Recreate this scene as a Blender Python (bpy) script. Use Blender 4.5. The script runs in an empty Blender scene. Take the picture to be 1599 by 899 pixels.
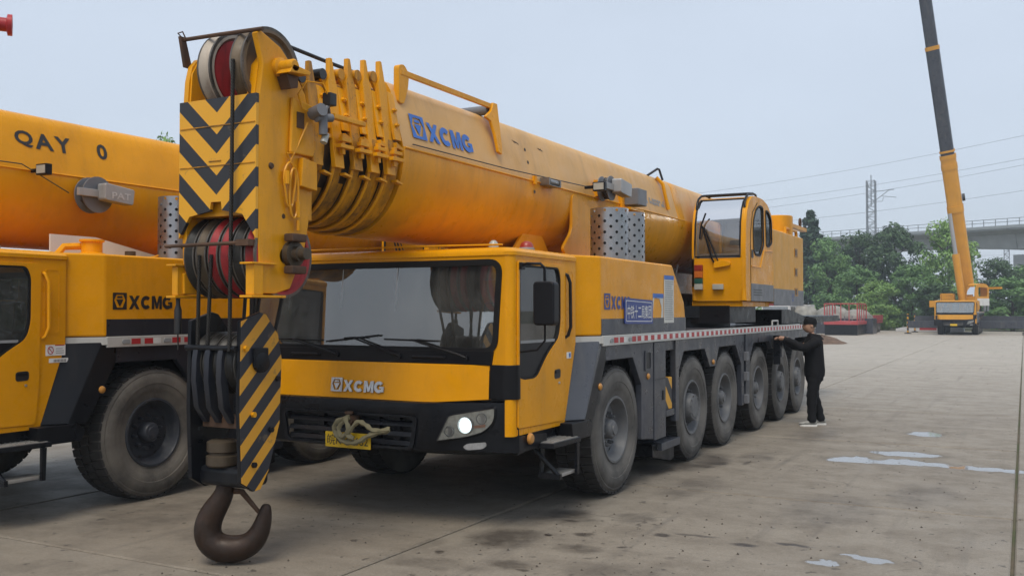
import bpy, bmesh, math, random
from mathutils import Vector, Matrix
from mathutils.geometry import tessellate_polygon
random.seed(7)
R = math.radians
SC = bpy.context.scene
COL = SC.collection

# ------------------------------------------------------------------ camera
cam_d = bpy.data.cameras.new('camera')
cam_d.sensor_width = 36.0
cam_d.lens = 1500.0 / 1599.0 * 36.0
cam_d.clip_start = 0.1
cam_d.clip_end = 3000
cam = bpy.data.objects.new('camera', cam_d)
COL.objects.link(cam)
cam.location = (0, 0, 1.92)
cam.rotation_euler = (R(90) + math.atan(34.5 / 1500), 0, math.atan(800 / 1500))
SC.camera = cam

# ------------------------------------------------------------------ world, sun, exposure
SUN_EL, SUN_AZ = R(60), R(165)          # azimuth: clockwise from +Y
world = bpy.data.worlds.new('World')
SC.world = world
world.use_nodes = True
wt = world.node_tree
wt.nodes.clear()
wo = wt.nodes.new('ShaderNodeOutputWorld')
sky = wt.nodes.new('ShaderNodeTexSky')
sky.sky_type = 'NISHITA'
sky.sun_disc = False
sky.sun_elevation = SUN_EL
sky.sun_rotation = SUN_AZ
sky.air_density = 1.0
sky.dust_density = 2.0
b1 = wt.nodes.new('ShaderNodeBackground')
b1.inputs['Strength'].default_value = 0.09
wt.links.new(sky.outputs[0], b1.inputs['Color'])
b2 = wt.nodes.new('ShaderNodeBackground')          # even overcast veil over the whole dome
b2.inputs['Color'].default_value = (0.665, 0.74, 0.85, 1)
b2.inputs['Strength'].default_value = 0.665
wc = wt.nodes.new('ShaderNodeTexCoord')
wmap = wt.nodes.new('ShaderNodeMapping'); wmap.inputs['Scale'].default_value = (1, 1, 2.2)
wn_ = wt.nodes.new('ShaderNodeTexNoise'); wn_.inputs['Scale'].default_value = 2.2; wn_.inputs['Detail'].default_value = 6; wn_.inputs['Roughness'].default_value = .55
wr = wt.nodes.new('ShaderNodeMapRange'); wr.inputs['From Min'].default_value = .3; wr.inputs['From Max'].default_value = .7
wr.inputs['To Min'].default_value = .635; wr.inputs['To Max'].default_value = .70
wt.links.new(wc.outputs['Generated'], wmap.inputs[0]); wt.links.new(wmap.outputs[0], wn_.inputs['Vector'])
wt.links.new(wn_.outputs['Fac'], wr.inputs[0]); wt.links.new(wr.outputs[0], b2.inputs['Strength'])
wm = wt.nodes.new('ShaderNodeMixShader')
wm.inputs[0].default_value = 0.82
wt.links.new(b1.outputs[0], wm.inputs[1])
wt.links.new(b2.outputs[0], wm.inputs[2])
wt.links.new(wm.outputs[0], wo.inputs['Surface'])

sun_d = bpy.data.lights.new('sun', 'SUN')
sun_d.energy = 1.5
sun_d.angle = R(30)
sun_d.color = (1.0, 0.92, 0.79)
sun = bpy.data.objects.new('sun', sun_d)
COL.objects.link(sun)
sd = Vector((math.sin(SUN_AZ) * math.cos(SUN_EL), math.cos(SUN_AZ) * math.cos(SUN_EL), math.sin(SUN_EL)))
sun.rotation_euler = (-sd).to_track_quat('-Z', 'Y').to_euler()
sun.location = (0, 0, 60)

vs = SC.view_settings
vs.view_transform = 'Standard'
vs.look = 'None'
vs.gamma = 1.0
vs.exposure = 0.72
vs.use_curve_mapping = False
SC.cycles.use_denoising = True
SC.cycles.max_bounces = 8
SC.cycles.transparent_max_bounces = 16
SC.cycles.caustics_reflective = False
SC.cycles.caustics_refractive = False

# ------------------------------------------------------------------ materials
def _nt(name):
    m = bpy.data.materials.new(name)
    m.use_nodes = True
    nt = m.node_tree
    return m, nt, nt.nodes['Principled BSDF']

def _noise(nt, scale, detail=5, rough=0.6, stretch=None, coord='Object'):
    tc = nt.nodes.new('ShaderNodeTexCoord')
    n = nt.nodes.new('ShaderNodeTexNoise')
    n.inputs['Scale'].default_value = scale
    n.inputs['Detail'].default_value = detail
    n.inputs['Roughness'].default_value = rough
    src = tc.outputs[coord] if coord != 'World' else nt.nodes.new('ShaderNodeNewGeometry').outputs['Position']
    if stretch:
        mp = nt.nodes.new('ShaderNodeMapping')
        mp.inputs['Scale'].default_value = stretch
        nt.links.new(src, mp.inputs[0])
        src = mp.outputs[0]
    nt.links.new(src, n.inputs['Vector'])
    return n.outputs['Fac']

def _ramp(nt, fac, a, b, lo=0.0, hi=1.0):
    mr = nt.nodes.new('ShaderNodeMapRange')
    mr.inputs['From Min'].default_value = a
    mr.inputs['From Max'].default_value = b
    mr.inputs['To Min'].default_value = lo
    mr.inputs['To Max'].default_value = hi
    nt.links.new(fac, mr.inputs[0])
    return mr.outputs[0]

def _mix(nt, fac, a, b, blend='MIX'):
    mx = nt.nodes.new('ShaderNodeMix')
    mx.data_type = 'RGBA'
    mx.blend_type = blend
    for sock, val in ((mx.inputs[0], fac), (mx.inputs[6], a), (mx.inputs[7], b)):
        if hasattr(val, 'is_linked') or hasattr(val, 'links'):
            nt.links.new(val, sock)
        elif isinstance(val, (int, float)):
            sock.default_value = val
        else:
            sock.default_value = (*val, 1)
    return mx.outputs[2]

def _math(nt, op, a, b=None):
    n = nt.nodes.new('ShaderNodeMath')
    n.operation = op
    for i, v in enumerate((a, b)):
        if v is None:
            continue
        if isinstance(v, (int, float)):
            n.inputs[i].default_value = v
        else:
            nt.links.new(v, n.inputs[i])
    return n.outputs[0]

def _bump(nt, bsdf, fac, strength=0.2, dist=0.01):
    b = nt.nodes.new('ShaderNodeBump')
    b.inputs['Strength'].default_value = strength
    b.inputs['Distance'].default_value = dist
    nt.links.new(fac, b.inputs['Height'])
    nt.links.new(b.outputs[0], bsdf.inputs['Normal'])

def paint(name, col, rough=0.4, metal=0.0, dirt=(0.12, 0.08, 0.045), dirt_amt=0.35, var=0.12, coat=0.15, streak=True, scale=1.0, spec=0.30, cov=0.0):
    m, nt, p = _nt(name)
    n1 = _noise(nt, 1.3 * scale, 6)
    dark = tuple(c * (1 - var) for c in col)
    c = _mix(nt, _ramp(nt, n1, 0.35, 0.65), dark, col)
    if dirt_amt > 0:
        n2 = _noise(nt, 3.0 * scale, 8, 0.7, (1.6, 1.6, 0.22) if streak else None)
        c = _mix(nt, _ramp(nt, n2, 0.52 - cov, 0.80 - 1.4 * cov, 0, dirt_amt), c, dirt)
        n3 = _noise(nt, 26 * scale, 6, 0.75)
        c = _mix(nt, _ramp(nt, n3, 0.62 - cov * .5, 0.74 - cov * .5, 0, dirt_amt * 0.9), c, dirt)
    nt.links.new(c, p.inputs['Base Color'])
    n4 = _noise(nt, 5 * scale, 5)
    nt.links.new(_ramp(nt, n4, 0.3, 0.7, max(0.03, rough - 0.12), min(1, rough + 0.14)), p.inputs['Roughness'])
    p.inputs['Metallic'].default_value = metal
    p.inputs['Coat Weight'].default_value = coat * 0.4
    p.inputs['Specular IOR Level'].default_value = spec
    p.inputs['Coat Roughness'].default_value = 0.25
    _bump(nt, p, _noise(nt, 2.2 * scale, 3), 0.06, 0.02)
    return m

def plain(name, col, rough=0.5, metal=0.0, var=0.15, scale=8, spec=0.5):
    m, nt, p = _nt(name)
    c = _mix(nt, _ramp(nt, _noise(nt, scale, 5), 0.35, 0.65), tuple(v * (1 - var) for v in col), col)
    nt.links.new(c, p.inputs['Base Color'])
    p.inputs['Roughness'].default_value = rough
    p.inputs['Metallic'].default_value = metal
    p.inputs['Specular IOR Level'].default_value = spec
    return m

def glass(name, tint, ior=1.5, rough=0.0, gmin=0.0):
    m = bpy.data.materials.new(name)
    m.use_nodes = True
    nt = m.node_tree
    nt.nodes.clear()
    o = nt.nodes.new('ShaderNodeOutputMaterial')
    t = nt.nodes.new('ShaderNodeBsdfTransparent')
    t.inputs[0].default_value = (*tint, 1)
    g = nt.nodes.new('ShaderNodeBsdfGlossy')
    g.inputs['Roughness'].default_value = rough
    fr = nt.nodes.new('ShaderNodeFresnel')
    fr.inputs['IOR'].default_value = ior
    f = _math(nt, 'MAXIMUM', fr.outputs[0], gmin)
    # dust film
    d = nt.nodes.new('ShaderNodeBsdfDiffuse')
    d.inputs[0].default_value = (0.42, 0.42, 0.40, 1)
    dn = _ramp(nt, _noise(nt, 3.0, 7, 0.7, (1, 1, 0.45)), 0.35, 0.72, 0.03, 0.22)
    mx0 = nt.nodes.new('ShaderNodeMixShader')
    nt.links.new(dn, mx0.inputs[0])
    nt.links.new(t.outputs[0], mx0.inputs[1])
    nt.links.new(d.outputs[0], mx0.inputs[2])
    mx = nt.nodes.new('ShaderNodeMixShader')
    nt.links.new(f, mx.inputs[0])
    nt.links.new(mx0.outputs[0], mx.inputs[1])
    nt.links.new(g.outputs[0], mx.inputs[2])
    nt.links.new(mx.outputs[0], o.inputs[0])
    return m

def stripes(name, ca, cb, k, period, duty=0.5, phase=0.0, vee=False, axis='x', rough=0.45):
    """diagonal (or V) warning stripes in object space"""
    m, nt, p = _nt(name)
    tc = nt.nodes.new('ShaderNodeTexCoord')
    sp = nt.nodes.new('ShaderNodeSeparateXYZ')
    nt.links.new(tc.outputs['Object'], sp.inputs[0])
    u = sp.outputs[0 if axis == 'x' else 1]
    if vee is not False:
        u = _math(nt, 'ABSOLUTE', _math(nt, 'SUBTRACT', u, vee))
    v = _math(nt, 'SUBTRACT', sp.outputs[2], _math(nt, 'MULTIPLY', u, k))
    v = _math(nt, 'ADD', v, phase + 100 * period)
    fr = _math(nt, 'FRACT', _math(nt, 'DIVIDE', v, period))
    g = _math(nt, 'LESS_THAN', fr, duty)
    c = _mix(nt, g, ca, cb)
    wear = _ramp(nt, _noise(nt, 9, 8, 0.75), 0.60, 0.66, 0, 0.55)
    c = _mix(nt, wear, c, (0.14, 0.10, 0.06))
    nt.links.new(c, p.inputs['Base Color'])
    p.inputs['Roughness'].default_value = rough
    return m

def emit(name, col, s):
    m, nt, p = _nt(name)
    p.inputs['Base Color'].default_value = (*col, 1)
    p.inputs['Emission Color'].default_value = (*col, 1)
    p.inputs['Emission Strength'].default_value = s
    return m

YEL = (0.78, 0.335, 0.004)
M = {}
M['yellow'] = paint('yellow_paint', YEL, 0.30, dirt_amt=0.32, var=0.16, coat=0.0, spec=0.20, dirt=(0.20, 0.10, 0.03))
M['yellow_old'] = paint('yellow_paint_worn', (0.78, 0.345, 0.006), 0.33, dirt_amt=0.34, var=0.2, coat=0.05, dirt=(0.15, 0.08, 0.03), spec=0.26, cov=.05)
M['yellow_skylit'] = paint('yellow_paint_skylit', (0.66, 0.38, 0.13), 0.45, dirt_amt=0.40, var=0.14, coat=0.1, dirt=(0.22, 0.13, 0.06), spec=0.4)  # upper boom plate paler: sky reflection put into the paint colour
M['yellow_cabinet'] = paint('yellow_paint_sunfaded', (0.70, 0.36, 0.06), 0.5, dirt_amt=0.4, var=0.14, coat=0.0, dirt=(0.22, 0.13, 0.06))
M['yellow_greasy'] = paint('yellow_paint_greasy', (0.68, 0.300, 0.008), 0.40, dirt_amt=0.85, var=0.30, coat=0.1, dirt=(0.055, 0.035, 0.02), cov=.11)
M['yellow_far'] = paint('yellow_paint_far', (0.66, 0.31, 0.03), 0.45, dirt_amt=0.15)
M['grey'] = paint('slate_grey_paint', (0.052, 0.058, 0.075), 0.34, dirt=(0.15, 0.14, 0.125), dirt_amt=0.7, var=0.3, spec=0.35)
M['grey_dark'] = paint('dark_slate_paint', (0.020, 0.023, 0.033), 0.36, dirt=(0.08, 0.075, 0.07), dirt_amt=0.4, var=0.3, spec=0.35)
M['grey_light'] = paint('mid_grey_paint', (0.16, 0.165, 0.18), 0.45, dirt=(0.2, 0.18, 0.16), dirt_amt=0.4)
M['black'] = paint('black_paint', (0.006, 0.007, 0.010), 0.34, dirt=(0.05, 0.045, 0.04), dirt_amt=0.30, coat=0.0, spec=0.25)
M['plastic'] = plain('black_plastic', (0.006, 0.006, 0.008), 0.42, spec=0.25)
M['rubber_seal'] = plain('rubber_seal', (0.008, 0.008, 0.009), 0.6, spec=0.25)
M['deck_rail'] = paint('pale_aluminium', (0.55, 0.55, 0.53), 0.42, metal=0.2, dirt=(0.25, 0.2, 0.15), dirt_amt=0.55)
M['red_tape'] = paint('red_tape', (0.42, 0.03, 0.035), 0.4, dirt_amt=0.3)
M['white_tape'] = paint('white_tape', (0.7, 0.7, 0.69), 0.4, dirt_amt=0.3)
M['grease'] = plain('black_grease', (0.012, 0.011, 0.010), 0.28)
M['steel'] = plain('bare_steel', (0.30, 0.29, 0.28), 0.38, 0.85, 0.3)
M['galv'] = paint('galvanised_sheet', (0.36, 0.37, 0.39), 0.32, metal=0.85, dirt=(0.28, 0.24, 0.2), dirt_amt=0.5, coat=0)
M['rope'] = plain('wire_rope', (0.022, 0.021, 0.02), 0.45, 0.4, 0.4, 120)
def rope_mat():
    m, nt, p = _nt('stranded_wire_rope')
    tc = nt.nodes.new('ShaderNodeTexCoord')
    w = nt.nodes.new('ShaderNodeTexWave'); w.bands_direction = 'DIAGONAL'; w.inputs['Scale'].default_value = 28; w.inputs['Distortion'].default_value = .4
    nt.links.new(tc.outputs['Object'], w.inputs['Vector'])
    nt.links.new(_mix(nt, w.outputs['Fac'], (.006, .006, .006), (.045, .042, .038)), p.inputs['Base Color'])
    p.inputs['Roughness'].default_value = .42
    p.inputs['Metallic'].default_value = .4
    _bump(nt, p, w.outputs['Fac'], .8, .006)
    return m
M['rope'] = rope_mat()
M['rust_hook'] = paint('rusty_forged_steel', (0.050, 0.030, 0.021), 0.48, metal=0.35, dirt=(0.03, 0.022, 0.018), dirt_amt=0.9, var=0.45, coat=0.1, streak=False, scale=4, cov=.08)
_h = M['rust_hook'].node_tree
_b = [n for n in _h.nodes if n.type == 'BUMP'][0]
_b.inputs['Strength'].default_value = .55; _b.inputs['Distance'].default_value = .012
M['rust'] = paint('brown_rust', (0.11, 0.06, 0.035), 0.7, dirt=(0.04, 0.03, 0.025), dirt_amt=0.7, var=0.4, streak=False, scale=3)
M['brass'] = paint('dull_tan_steel', (0.085, 0.065, 0.045), 0.5, metal=0.3, dirt=(0.05, 0.04, 0.03), dirt_amt=0.8, scale=4)
M['sheave_red'] = paint('red_sheave', (0.42, 0.035, 0.04), 0.40, dirt=(0.04, 0.02, 0.02), dirt_amt=0.8, var=0.3, scale=3)
M['sheave_dark'] = paint('grease_dark_sheave', (0.045, 0.042, 0.038), 0.38, dirt=(0.02, 0.02, 0.018), dirt_amt=0.8, var=0.4, scale=3)
M['sheave_brown'] = paint('brown_sheave', (0.17, 0.125, 0.08), 0.5, dirt=(0.03, 0.025, 0.02), dirt_amt=0.9, var=0.3, scale=3)
M['sheave_black'] = plain('black_sheave', (0.016, 0.015, 0.014), 0.4, 0.2, 0.4, 12, .4)
M['rim_worn'] = paint('worn_greasy_rim', (0.16, 0.14, 0.12), 0.35, metal=0.5, dirt=(0.02, 0.018, 0.015), dirt_amt=0.9, var=0.3, scale=4, cov=.05)
M['sheave_pale'] = paint('pale_nylon_sheave', (0.46, 0.40, 0.33), 0.5, dirt=(0.16, 0.08, 0.06), dirt_amt=0.8, var=0.2, scale=2)
M['glass'] = glass('windscreen_glass', (0.88, 0.91, 0.91), 2.0, 0.0, 0.215)
M['glass_op'] = glass('operator_cab_glass', (0.85, 0.90, 0.92), 2.1, 0.0, 0.30)
M['glass_side'] = glass('side_window_glass', (0.65, 0.70, 0.70), 1.7, 0.0, 0.08)
M['lens'] = glass('lamp_lens', (0.92, 0.92, 0.90), 1.45, 0.05)
M['chrome'] = plain('chrome', (0.75, 0.75, 0.74), 0.14, 1.0, 0.1)
M['lamp_bowl'] = plain('bright_lamp_bowl', (0.72, 0.72, 0.66), 0.22, 0.35, 0.35, 22)
M['chrome_dull'] = plain('dull_chrome', (0.55, 0.55, 0.56), 0.35, 0.8, 0.25, 30)
M['amber'] = plain('amber_lens', (0.52, 0.24, 0.05), 0.3)
M['orange'] = plain('orange_lens', (0.55, 0.14, 0.02), 0.3)
M['red_lens'] = plain('red_lens', (0.30, 0.03, 0.02), 0.3)
M['green_lens'] = plain('green_lens', (0.02, 0.09, 0.07), 0.3)
M['white_lens'] = plain('white_lens', (0.40, 0.40, 0.36), 0.25)
M['lamp_on'] = emit('lit_headlamp', (0.80, 0.95, 1.0), 0.95)
M['plate_yellow'] = plain('plate_yellow', (0.75, 0.48, 0.01), 0.45)
M['ink'] = plain('black_print', (0.012, 0.012, 0.013), 0.5)
M['blue'] = plain('blue_vinyl', (0.03, 0.14, 0.50), 0.45, 0, 0.2)
M['navy'] = plain('navy_vinyl', (0.018, 0.045, 0.24), 0.4)
M['white'] = plain('white_vinyl', (0.75, 0.75, 0.74), 0.45, 0, 0.08)
M['paper'] = plain('notice_paper', (0.62, 0.62, 0.58), 0.6)
M['print_grey'] = plain('grey_print', (0.28, 0.29, 0.30), 0.6)
M['alu'] = paint('cast_aluminium', (0.40, 0.40, 0.40), 0.45, metal=0.3, dirt=(0.15, 0.12, 0.09), dirt_amt=0.6)
M['print_pale'] = plain('pale_print', (0.55, 0.55, 0.55), 0.5)
M['wing'] = paint('slate_wing_skylit', (0.075, 0.082, 0.10), 0.3, dirt=(0.14, 0.13, 0.12), dirt_amt=0.5, var=0.25, spec=.5)  # paler than the grey skirts: sky reflection put into the wing colour
M['seat'] = plain('seat_fabric', (0.07, 0.07, 0.075), 0.85)
M['seat_cream'] = plain('cream_seat_cover', (0.42, 0.37, 0.27), 0.8)
M['liner'] = plain('cab_lining', (0.34, 0.34, 0.33), 0.8)
M['curtain'] = plain('cloth_pale', (0.4, 0.4, 0.37), 0.9)
M['strap'] = paint('dirty_webbing', (0.25, 0.22, 0.13), 0.85, dirt=(0.06, 0.05, 0.03), dirt_amt=0.8, coat=0, streak=False, scale=4)
M['tread_plate'] = paint('tread_plate', (0.42, 0.41, 0.39), 0.4, metal=0.55, dirt=(0.14, 0.10, 0.07), dirt_amt=0.7, scale=3)
M['chevron'] = stripes('chevron_stripes', (0.74, 0.36, 0.015), (0.020, 0.021, 0.026), 0.90, 0.305, 0.47, -0.026, vee=0.035)
M['hook_stripes'] = stripes('hook_block_stripes', (0.60, 0.29, 0.02), (0.018, 0.020, 0.028), 0.95, 0.245, 0.52, 0.09, axis='y')
M['post_stripes'] = stripes('jack_stripes', (0.66, 0.33, 0.02), (0.018, 0.02, 0.028), -1.0, 0.34, 0.5, 0.05, axis='y')
M['skin'] = plain('skin', (0.42, 0.24, 0.16), 0.55)
M['cloth_black'] = plain('black_cotton', (0.006, 0.006, 0.008), 0.85, 0, 0.4, 14, .25)
M['hair'] = plain('black_hair', (0.008, 0.007, 0.006), 0.6)
M['shoe'] = plain('grey_knit_shoe', (0.34, 0.34, 0.32), 0.8, 0, 0.4, 30)
M['sole'] = plain('white_sole', (0.72, 0.71, 0.68), 0.6)
M['concrete_old'] = plain('viaduct_concrete', (0.42, 0.43, 0.43), 0.85, 0, 0.25, 0.4)
M['concrete_cap'] = plain('viaduct_parapet_steel', (0.30, 0.33, 0.34), 0.6)
M['galv_far'] = plain('galvanised_far', (0.20, 0.22, 0.24), 0.6)
M['trailer_red'] = paint('faded_red_paint', (0.42, 0.07, 0.075), 0.6, dirt_amt=0.5, dirt=(0.3, 0.2, 0.18))
M['tarp'] = plain('grey_tarpaulin', (0.30, 0.29, 0.26), 0.85, 0, 0.45, 2)
M['tarp_white'] = plain('white_tarpaulin', (0.6, 0.6, 0.6), 0.8)
M['bark'] = plain('bark', (0.07, 0.055, 0.04), 0.9)

def rubber_mat(name, side, tread):
    m, nt, p = _nt(name)
    n = _noise(nt, 6, 8, 0.7)
    n2 = _noise(nt, 1.7, 4)
    c = _mix(nt, _ramp(nt, n, 0.35, 0.7), tread, side)
    c = _mix(nt, _ramp(nt, n2, 0.4, 0.65), c, tuple(v * 1.35 for v in side))
    nt.links.new(c, p.inputs['Base Color'])
    p.inputs['Roughness'].default_value = 0.82
    _bump(nt, p, _noise(nt, 40, 4), 0.25, 0.01)
    return m
M['tyre'] = rubber_mat('tyre_rubber_grey', (0.098, 0.092, 0.084), (0.045, 0.043, 0.041))
M['tyre_dusty'] = rubber_mat('tyre_rubber_dusty', (0.125, 0.112, 0.095), (0.06, 0.055, 0.05))
M['tread'] = plain('tyre_tread_rubber', (0.034, 0.032, 0.031), 0.85, 0, 0.35)
M['wheel_grey'] = paint('wheel_grey_paint', (0.125, 0.13, 0.138), 0.5, dirt=(0.15, 0.135, 0.12), dirt_amt=0.6, scale=3)
M['wheel_dark'] = paint('wheel_dark_paint', (0.040, 0.044, 0.055), 0.45, dirt=(0.12, 0.11, 0.1), dirt_amt=0.6, scale=3)

# ------------------------------------------------------------------ mesh helpers
class MB:
    def __init__(s):
        s.v, s.f = [], []
    def add(s, vs, fs):
        o = len(s.v)
        s.v += [tuple(v) for v in vs]
        s.f += [[i + o for i in f] for f in fs]
        return s
    def box(s, x0, y0, z0, x1, y1, z1):
        return s.add([(x0, y0, z0), (x1, y0, z0), (x1, y1, z0), (x0, y1, z0), (x0, y0, z1), (x1, y0, z1), (x1, y1, z1), (x0, y1, z1)],
                     [(0, 3, 2, 1), (4, 5, 6, 7), (0, 1, 5, 4), (1, 2, 6, 5), (2, 3, 7, 6), (3, 0, 4, 7)])
    @staticmethod
    def _p(ax, a, u, w):
        return (a, u, w) if ax == 'x' else ((u, a, w) if ax == 'y' else (u, w, a))
    def prism(s, poly, ax, a, b):
        n = len(poly)
        vs = [s._p(ax, a, u, w) for u, w in poly] + [s._p(ax, b, u, w) for u, w in poly]
        fs = [list(range(n)), list(range(2 * n - 1, n - 1, -1))] + [(i, (i + 1) % n, n + (i + 1) % n, n + i) for i in range(n)]
        return s.add(vs, fs)
    def plate(s, outer, holes, ax, a, b):
        loops = [outer] + holes
        tris = tessellate_polygon([[Vector((u, w, 0)) for u, w in l] for l in loops])
        flat = [p for l in loops for p in l]
        n = len(flat)
        vs = [s._p(ax, a, u, w) for u, w in flat] + [s._p(ax, b, u, w) for u, w in flat]
        fs = [list(t) for t in tris] + [[i + n for i in t][::-1] for t in tris]
        o = 0
        for l in loops:
            k = len(l)
            for i in range(k):
                j = (i + 1) % k
                fs.append((o + i, o + j, n + o + j, n + o + i))
            o += k
        return s.add(vs, fs)
    def tube(s, pts, r, n=8, closed=False, cap=True):
        P = [Vector(p) for p in pts]
        m = len(P)
        rs = r if isinstance(r, (list, tuple)) else [r] * m
        prev = None
        rings = []
        for i in range(m):
            if closed:
                t = P[(i + 1) % m] - P[i - 1]
            else:
                t = P[min(i + 1, m - 1)] - P[max(i - 1, 0)]
            t.normalize()
            if prev is None:
                ref = Vector((0, 0, 1)) if abs(t.z) < 0.9 else Vector((1, 0, 0))
                nn = t.cross(ref).normalized()
            else:
                nn = (prev - t * prev.dot(t)).normalized()
            prev = nn
            bb = t.cross(nn)
            rings.append([P[i] + (nn * math.cos(2 * math.pi * k / n) + bb * math.sin(2 * math.pi * k / n)) * rs[i] for k in range(n)])
        return s.loft(rings, cap and not closed, closed)
    def loft(s, rings, cap=True, closed=False, ring_closed=True):
        n = len(rings[0])
        m = len(rings)
        vs = [p for r in rings for p in r]
        fs = []
        for i in range(m if closed else m - 1):
            a, b = i * n, ((i + 1) % m) * n
            for k in range(n if ring_closed else n - 1):
                k2 = (k + 1) % n
                fs.append((a + k, a + k2, b + k2, b + k))
        if cap:
            fs.append(list(range(n - 1, -1, -1)))
            fs.append([(m - 1) * n + k for k in range(n)])
        return s.add(vs, fs)
    def cyl(s, p0, p1, r, n=16, r2=None):
        return s.tube([p0, p1], [r, r if r2 is None else r2], n)
    def lathe(s, prof, org, axis, n=32, cap=True):
        """prof: (radius, offset along axis)"""
        a = Vector(axis).normalized()
        ref = Vector((0, 0, 1)) if abs(a.z) < 0.9 else Vector((1, 0, 0))
        u = a.cross(ref).normalized()
        w = a.cross(u)
        o = Vector(org)
        rings = [[o + a * h + (u * math.cos(2 * math.pi * k / n) + w * math.sin(2 * math.pi * k / n)) * r for k in range(n)] for r, h in prof]
        return s.loft(rings, cap)
    def build(s, name, mat, parent=None, bevel=0.0, seg=2, ang=32, smooth=True, merge=True, label=None):
        me = bpy.data.meshes.new(name)
        me.from_pydata(s.v, [], s.f)
        bm = bmesh.new()
        bm.from_mesh(me)
        if merge:
            bmesh.ops.remove_doubles(bm, verts=bm.verts, dist=1e-5)
        bmesh.ops.recalc_face_normals(bm, faces=bm.faces)
        if bevel > 0:
            es = [e for e in bm.edges if len(e.link_faces) == 2 and e.calc_face_angle(0) > R(ang)]
            bmesh.ops.bevel(bm, geom=es, offset=bevel, segments=seg, profile=0.5, affect='EDGES', clamp_overlap=True)
        bm.to_mesh(me)
        bm.free()
        if smooth:
            me.polygons.foreach_set('use_smooth', [True] * len(me.polygons))
            me.set_sharp_from_angle(angle=R(38))
        me.materials.append(M[mat] if isinstance(mat, str) else mat)
        o = link(name, me, parent, label)
        if bevel > 0 and smooth:
            wn = o.modifiers.new('face_normals', 'WEIGHTED_NORMAL')
            wn.keep_sharp = True
            wn.weight = 100
        return o

def link(name, me, parent=None, label=None):
    o = bpy.data.objects.new(name, me)
    COL.objects.link(o)
    o.parent = parent
    if label:
        o['label'] = label
    return o

def thing(name, label, cat, loc=(0, 0, 0), rz=0.0, group=None):
    o = bpy.data.objects.new(name, None)
    o.empty_display_size = 0.3
    COL.objects.link(o)
    o.location = loc
    o.rotation_euler = (0, 0, rz)
    return tag(o, label, cat, group)

def tag(o, label=None, cat=None, group=None, kind=None):
    if label: o['label'] = label
    if cat: o['category'] = cat
    if group: o['group'] = group
    if kind: o['kind'] = kind
    return o

def copy_tree(o, parent=None):
    c = o.copy()
    COL.objects.link(c)
    c.parent = parent
    for ch in list(o.children):
        copy_tree(ch, c)
    return c

def rpoly(pts, r, n=5):
    """round the corners of a polygon; r scalar or per corner list"""
    out = []
    k = len(pts)
    for i in range(k):
        p = Vector(pts[i]).to_2d() if len(pts[i]) > 2 else Vector(pts[i])
        a = Vector(pts[i - 1]) - p
        b = Vector(pts[(i + 1) % k]) - p
        rr = r[i] if isinstance(r, (list, tuple)) else r
        if rr <= 0:
            out.append(tuple(p)); continue
        la, lb = a.length, b.length
        a.normalize(); b.normalize()
        d = min(rr, la * 0.45, lb * 0.45)
        p0, p1 = p + a * d, p + b * d
        for j in range(n + 1):
            t = j / n
            q = p0 * (1 - t) ** 2 + p * 2 * t * (1 - t) + p1 * t * t
            out.append(tuple(q))
    return out

def grow(poly, d):
    """offset a polygon outward by d (convex-ish shapes)"""
    k = len(poly)
    ar = sum(poly[i][0] * poly[(i + 1) % k][1] - poly[(i + 1) % k][0] * poly[i][1] for i in range(k))
    sg = 1 if ar > 0 else -1
    out = []
    for i in range(k):
        p = Vector(poly[i]); a = p - Vector(poly[i - 1]); b = Vector(poly[(i + 1) % k]) - p
        na = Vector((a.y, -a.x)).normalized(); nb = Vector((b.y, -b.x)).normalized()
        nn = (na + nb)
        if nn.length < 1e-6: nn = na
        nn.normalize()
        c = max(0.4, nn.dot(na))
        out.append(tuple(p + nn * sg * d / c))
    return out

def text_geo(txt, bold=0.0, res=3):
    cu = bpy.data.curves.new('lettering', 'FONT')
    cu.body = txt
    cu.size = 1.0
    cu.offset = bold
    cu.resolution_u = res
    ob = bpy.data.objects.new('lettering', cu)
    COL.objects.link(ob)
    dg = bpy.context.evaluated_depsgraph_get()
    me = bpy.data.meshes.new_from_object(ob.evaluated_get(dg))
    bpy.data.objects.remove(ob)
    bpy.data.curves.remove(cu)
    vs = [v.co.copy() for v in me.vertices]
    fs = [list(p.vertices) for p in me.polygons]
    bpy.data.meshes.remove(me)
    return vs, fs

def text_on(mb, txt, org, u, w, width, height, bold=0.0, shear=0.0, lift=0.003):
    """flat text fitted in width x height, lower left at org, u right, w up"""
    vs, fs = text_geo(txt, bold)
    if not vs:
        return mb
    x0 = min(v.x for v in vs); x1 = max(v.x for v in vs)
    y0 = min(v.y for v in vs); y1 = max(v.y for v in vs)
    u, w, org = Vector(u), Vector(w), Vector(org)
    n = u.cross(w).normalized()
    out = []
    for v in vs:
        a = (v.x - x0) / max(1e-6, x1 - x0) * width
        b = (v.y - y0) / max(1e-6, y1 - y0) * height
        out.append(org + u * (a + shear * b) + w * b + n * lift)
    return mb.add(out, fs)

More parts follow.
